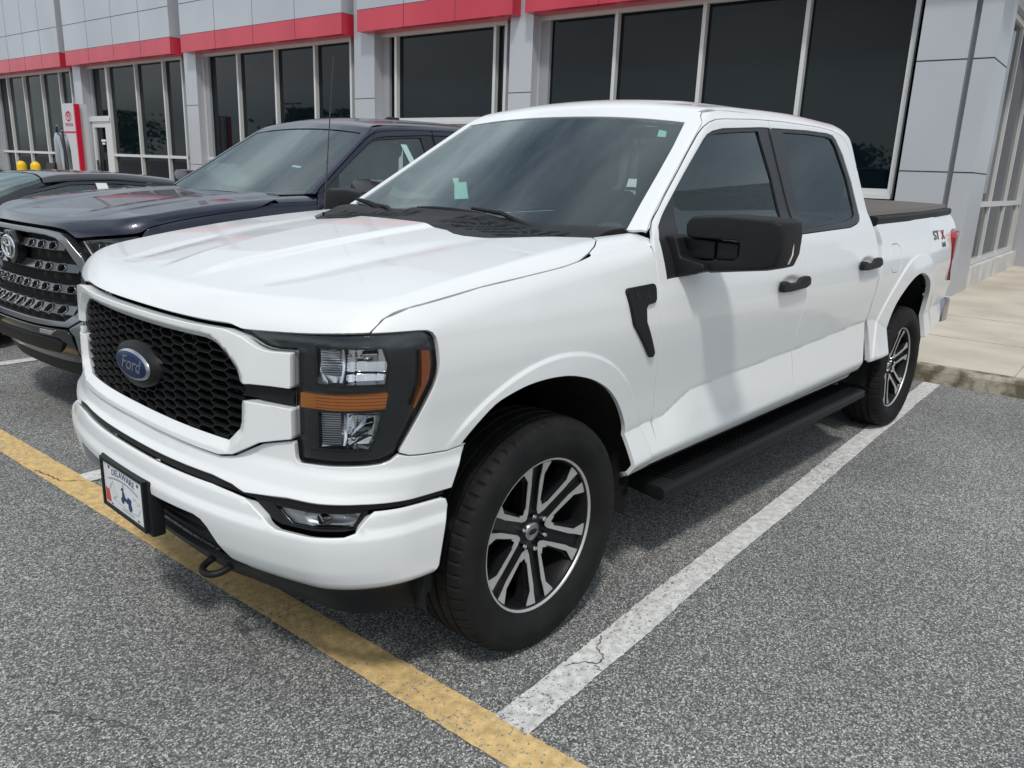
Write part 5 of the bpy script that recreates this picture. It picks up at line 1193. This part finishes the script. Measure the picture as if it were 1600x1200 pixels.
# cab
nws = panel('windscreen', ws_out, 'z', wshF, 'glass', NT, res=.04, off=-.004, depth=.004)
panel('frit_border', inset(densify(ws_out, .03), .001), 'z', wshF, 'gloss', nws, res=.03, off=-.0095, holes=[gi], depth=0, gap=0)
cwl = [(-.385, 0), (-.395, .3), (-.415, .6), (-.405, .78), (-.405, .812), (-.45, .814), (-.52, .822), (-.570, .828), (-.508, .65), (-.468, .45), (-.450, .2), (-.447, 0)]
def ncowl(P): return P[..., 2]-(ntop(P[..., 0], P[..., 1])-.014)
g4('cowl_panel', cwl+[(a, -b) for a, b in cwl[::-1][1:-1]], 'z', ncowl, 'plastic', res=.03)
g4('roof', rf_half+[(a, -b) for a, b in rf_half[::-1][1:-1]], 'z', cabF, 'navy', res=.03, gap=.001)
for s_ in (1, -1):
    fl = s_ < 0
    panel('a_pillar', wse+[(-1.304, .672), (-1.27, .686)]+[(a, b) for a, b, c in cor[::-1]]+[(-.58, .85)], 'z', cabF, 'navy', NT, res=.02, gap=0, lip=.0005, depth=.010, flip=fl)
    g4('roof_rail', rail+aseam[::-1], 'y', cabF, 'navy', res=.02, flip=fl, gap=.0003, lip=.0012)
    for nm, dd, ww, gl in (('front_door', d1, w1, 'glass_side'), ('rear_door', d2, w2, 'glass_priv')):
        dr = g4(nm, dd, 'y', cabF, 'navy', holes=[ww], res=.03, flip=fl)
        g = [(-.80, 1.375), (-.852, 1.52), (-1.02, 1.625), (-1.185, 1.725), (-1.26, 1.757), (-1.322, 1.772), (-1.55, 1.792), (-1.745, 1.806), (-1.772, 1.600), (-1.762, 1.45), (-1.755, 1.36), (-1.20, 1.345), (-.98, 1.335)] if gl == 'glass_side' else [(-2.03, 1.818), (-2.34, 1.828), (-2.60, 1.828), (-2.66, 1.818), (-2.695, 1.78), (-2.745, 1.61), (-2.735, 1.46), (-2.715, 1.425), (-2.66, 1.405), (-2.50, 1.388), (-1.965, 1.365)]
        panel('window_trim', ww, 'y', cabF, 'trim', dr, res=.04, off=-.005, holes=[g], gap=.0005, flip=fl)
        panel('door_glass', inset(densify(g, .05), -.004), 'y', cabF, gl, dr, res=.06, off=-.014, gap=0, flip=fl, depth=.002)
    g4('bed_side', bs, 'y', sideF, 'navy', res=.04, flip=fl)
    g4('rocker_panel', [(-.45, .503), (-.65, .501), (-2.965, .501), (-2.965, .47), (-.455, .46)], 'y', cabF, 'navy', res=.06, flip=fl, gap=.001, off=-.004)
    k = MB(); k.prism([(1.02, 1.26), (1.00, 1.33), (1.02, 1.46), (1.06, 1.50), (1.22, 1.50), (1.26, 1.46), (1.26, 1.30), (1.22, 1.255)], -.80, -.93, lambda a, c, h: (h, s_*a, c)); mo = k.build('door_mirror', 'gloss', NT, bevel=.02)
    k = MB(); k.prism([(.92, 1.24), (.92, 1.36), (1.05, 1.34), (1.10, 1.28)], -.76, -.88, lambda a, c, h: (h, s_*a, c)); k.build('mirror_foot', 'plastic', mo, bevel=.01)
    make_wheel(NT, 0, s_*.8575, s_, detail=False); make_wheel(NT, -3.693, s_*.8575, s_, detail=False)
k = MB(); k.prism([(-1.98, 1.945), (-2.06, 1.995), (-2.19, 1.995), (-2.20, 1.945)], -.022, .022, lambda a, c, h: (a, h, c)); k.build('roof_fin', 'navy', NT, bevel=.008)
k = MB(); k.box((-4.93, -.80, .78), (-4.90, .80, 1.40)); k.build('tailgate', 'navy', NT, bevel=.01)
k = MB(); k.box((.55, -.52, .40), (-4.8, .52, .56)); k.box((-.58, -.86, .44), (-2.93, .86, .50)); k.box((-.60, -.78, .5), (-.56, .78, 1.30)); k.box((-.55, -.55, .6), (.60, .55, 1.08)); k.box((-3.01, -.80, .56), (-4.90, .80, .84)); k.build('chassis', 'dark', NT)
k = MB(); k.box((-2.965, -.86, .52), (-2.945, .86, 1.40)); k.box((-2.95, -.72, 1.40), (-2.935, .72, 1.84)); k.build('cab_back_panel', 'navy', NT)
for nm in ('dashboard', 'headliner', 'steering_wheel', 'cabin_floor'):
    src = [o for o in bpy.data.objects if o.parent == WT and o.name.split('.')[0] == nm][0]; c_ = src.copy(); col.objects.link(c_); c_.parent = NT
for src in [o for o in bpy.data.objects if o.parent == WT and o.name.split('.')[0] in ('front_seat', 'rear_seat')]: c_ = src.copy(); col.objects.link(c_); c_.parent = NT
for quad in ([(-.78, .50), (-.78, .40), (-.80, .40), (-.80, .50)],):
    mb = MB(); mb.add([wsp(a, b, -.006) for a, b in quad], [(0, 1, 2, 3)]); mb.build('windscreen_sticker', 'sticker', nws, recalc=False)
mb = MB(); yv = lambda x_, z_: float(ys(np.array(x_), np.array(z_)))-.012
mb.add([(-1.52, yv(-1.52, 1.75), 1.75), (-1.58, yv(-1.58, 1.75), 1.75), (-1.64, yv(-1.64, 1.58), 1.58), (-1.58, yv(-1.58, 1.58), 1.58)], [(0, 1, 2, 3)]); mb.build('window_sticker', 'sticker', NT, recalc=False)
# ---------------------------------------------------------------- the two cars beyond it
def sedan(name, label, cat, loc, paint, sc=1.0, hs=1.0, rz=.0628, group=None):
    t = thing(name, label, cat, loc, rz, group)
    rz_ = lambda x: interp(x, [-4.0, -3.6, -3.0, -2.6, -2.1, -1.6, -1.2, -.8, -.4, 0, .35, .7, .9], [.95, 1.02, 1.20, 1.33, 1.435, 1.465, 1.45, 1.36, 1.20, 1.02, .93, .85, .72])*1.0
    belt = lambda x: interp(x, [-4, -3.0, -1.6, 0, .9], [1.04, 1.03, .99, .93, .74])
    def sy(x, z):
        yb = .915-.045*((z-.62)/.4)**2*np.where(z < .95, 1, 0)-np.where(z >= .95, .025, 0)
        g_ = np.clip(z-belt(x), 0, 1); yb = yb-.62*g_
        return yb-.16*np.clip((x-.1)/.85, 0, 1)**2.2-.14*np.clip((-3.1-x)/.95, 0, 1)**2
    def F(P):
        x, y, z = P[..., 0], P[..., 1], P[..., 2]/hs
        a = smax(np.abs(y)-sy(x, z), (z-rz_(x)-.035*(1-(y/.8)**2))*.9, .07)
        a = smax(a, x-(.93-.18*y*y-.3*np.clip(z-.55, 0, 1)**2), .12); return smax(a, -(x+3.95-.1*y*y), .1)
    Y = lambda nm, pts, m, par=t, **k: [panel(nm, [(a, b*hs) for a, b in pts], 'y', F, m, par, flip=f_, **k) for f_ in (False, True)]
    gx = [-.02, -.4, -.8, -1.2, -1.6, -2.1, -2.6, -3.0, -3.25]
    up_ = [(x, float(rz_(np.array(x)))-.045) for x in gx]; dn_ = [(x, float(belt(np.array(x)))+.015) for x in gx[::-1]]
    up_w = [(x, float(rz_(np.array(x)))-.075-.02*(i == 0)) for i, x in enumerate(gx[1:-1])]; wn = [(-.25, .985)]+up_w+[(-3.12, 1.075)]
    hw_ = [(a, b) for a, b in wn]
    # lower body, with wheel openings
    def ar(xc): return [(xc+.36*math.cos(a), .34+.36*math.sin(a)) for a in np.linspace(-.3, math.pi+.3, 18)]
    low = [(.88, .30), (.88, .62), (.80, .76)]+[(x, float(belt(np.array(x)))-.005) for x in (.6, .3, 0, -1, -2, -3, -3.7)]+[(-3.90, .98), (-3.92, .30)]+ar(-2.82)[::-1]+[(-2.2, .20), (-.7, .20)]+ar(0)[::-1]+[(.5, .24)]
    Y('body_side', low, paint, res=.05, gap=.001)
    cabs = [(-.02, float(belt(np.array(-.02)))+.0)]+up_+[(x, float(belt(np.array(x)))-.004) for x in gx[::-1]]
    Y('cab_side', cabs, paint, res=.03, holes=[[(a, b*hs) for a, b in hw_]], gap=.001)
    for w_ in Y('side_glass', wn, 'glass_side', res=.05, off=-.01, gap=0, depth=.003): pass
    Y('pillar_trim', [(-1.66, 1.0), (-1.55, float(rz_(np.array(-1.5)))-.08), (-1.66, float(rz_(np.array(-1.6)))-.08), (-1.80, 1.0)], 'gloss', res=.05, off=-.004)
    Z_ = lambda nm, pts, m, **k: panel(nm, pts+[(a, -b) for a, b in pts[::-1] if abs(b) > 1e-6], 'z', F, m, t, **k)
    yo = lambda x, d: float(sy(np.array(x), np.array(float(rz_(np.array(x)))-d)))
    Z_('hood', [(.84, 0), (.80, .5), (.70, .70), (.40, yo(.4, .03)), (.05, yo(.05, .03)), (.02, .70), (.10, .4), (.14, 0)], paint, res=.04)
    Z_('windscreen', [(.08, 0), (.04, .4), (-.04, .70), (-.5, yo(-.5, .045)-.03), (-.98, yo(-.98, .045)-.03), (-1.05, .3), (-1.06, 0)], 'glass', res=.05, off=-.003, depth=.004)
    Z_('roof', [(-1.07, 0), (-1.06, .3), (-.99, yo(-.98, .045)-.02), (-1.6, yo(-1.6, .045)-.005), (-2.3, yo(-2.3, .045)-.005), (-2.35, .3), (-2.36, 0)], paint, res=.03)
    Z_('rear_window', [(-2.38, 0), (-2.36, .3), (-2.32, yo(-2.3, .045)-.03), (-3.2, yo(-3.2, .045)-.05), (-3.3, 0)], 'glass_priv', res=.05, off=-.003, depth=.004)
    Z_('boot_lid', [(-3.32, 0), (-3.22, .68), (-3.85, .66), (-3.88, 0)], paint, res=.06)
    for f_ in (False, True): panel('a_pillar', [(-.02, .80), (-.04, .71), (-.5, yo(-.5, .045)-.025), (-.98, yo(-.98, .045)-.025), (-1.0, yo(-1., .045)+.0), (-.5, yo(-.5, .045)+.01), (-.02, yo(-.02, .03)+.01)], 'z', F, paint, t, res=.03, gap=0, lip=.001, flip=f_)
    k = MB(); k.box((.8, -.7, .2), (-3.8, .7, .5)); k.box((.7, -.6, .5), (-.1, .6, .75)); k.prism([(-.1, .5), (-.12, .98), (-.45, .95), (-.6, .5)], -.7, .7, lambda a, c, h: (a, h, c)); k.build('floor_pan', 'interior', t)
    for xx in (-1.2, -2.2):
        for yy in (-.38, .38): k = MB(); k.prism([(xx+.25, .5), (xx+.25, .62), (xx-.2, .62), (xx-.35, 1.12), (xx-.45, 1.12), (xx-.35, .5)], yy-.24, yy+.24, lambda a, c, h: (a, h, c)); k.build('seat', 'interior_lt', t, bevel=.03)
    for xc in (0, -2.82):
        for s_ in (1, -1): make_wheel(t, xc, s_*.80, s_, detail=False, rt=.335, rr=.228)
    for s_ in (1, -1):
        k = MB(); k.prism([(.88, 1.0), (.89, 1.08), (1.04, 1.10), (1.07, 1.06), (1.05, .99)], -.42, -.56, lambda a, c, h: (h, s_*a, c)); k.build('door_mirror', 'gloss', t, bevel=.015)
    return t
sx_, sy_ = XY(-5.80, .10)
sd1 = sedan('parked_car', 'black four door saloon car parked beyond the dark blue pickup', 'car', (sx_, sy_, 0), 'blackpaint', hs=.965)
sx_, sy_ = XY(-8.7, -2.1)
sd2 = sedan('parked_car', 'taller black car at the left edge beyond the black saloon', 'car', (sx_, sy_, 0), 'blackpaint', hs=1.12, rz=.0628+math.pi)
def sq(x0, z0, w_, h_, m):
    k = MB(); s_ = lambda x_, z_: (x_, .915-.025-.62*max(0, z_-1.0)-.005, z_)
    k.add([(a_[0], a_[1], a_[2]*.965) for a_ in (s_(x0, z0), s_(x0-w_, z0), s_(x0-w_, z0+h_), s_(x0, z0+h_))], [(0, 1, 2, 3)]); k.build('window_sticker', m, sd1, recalc=False)
sq(-1.42, 1.325, .10, .07, 'paper'); sq(-1.88, 1.355, .12, .045, 'paper')
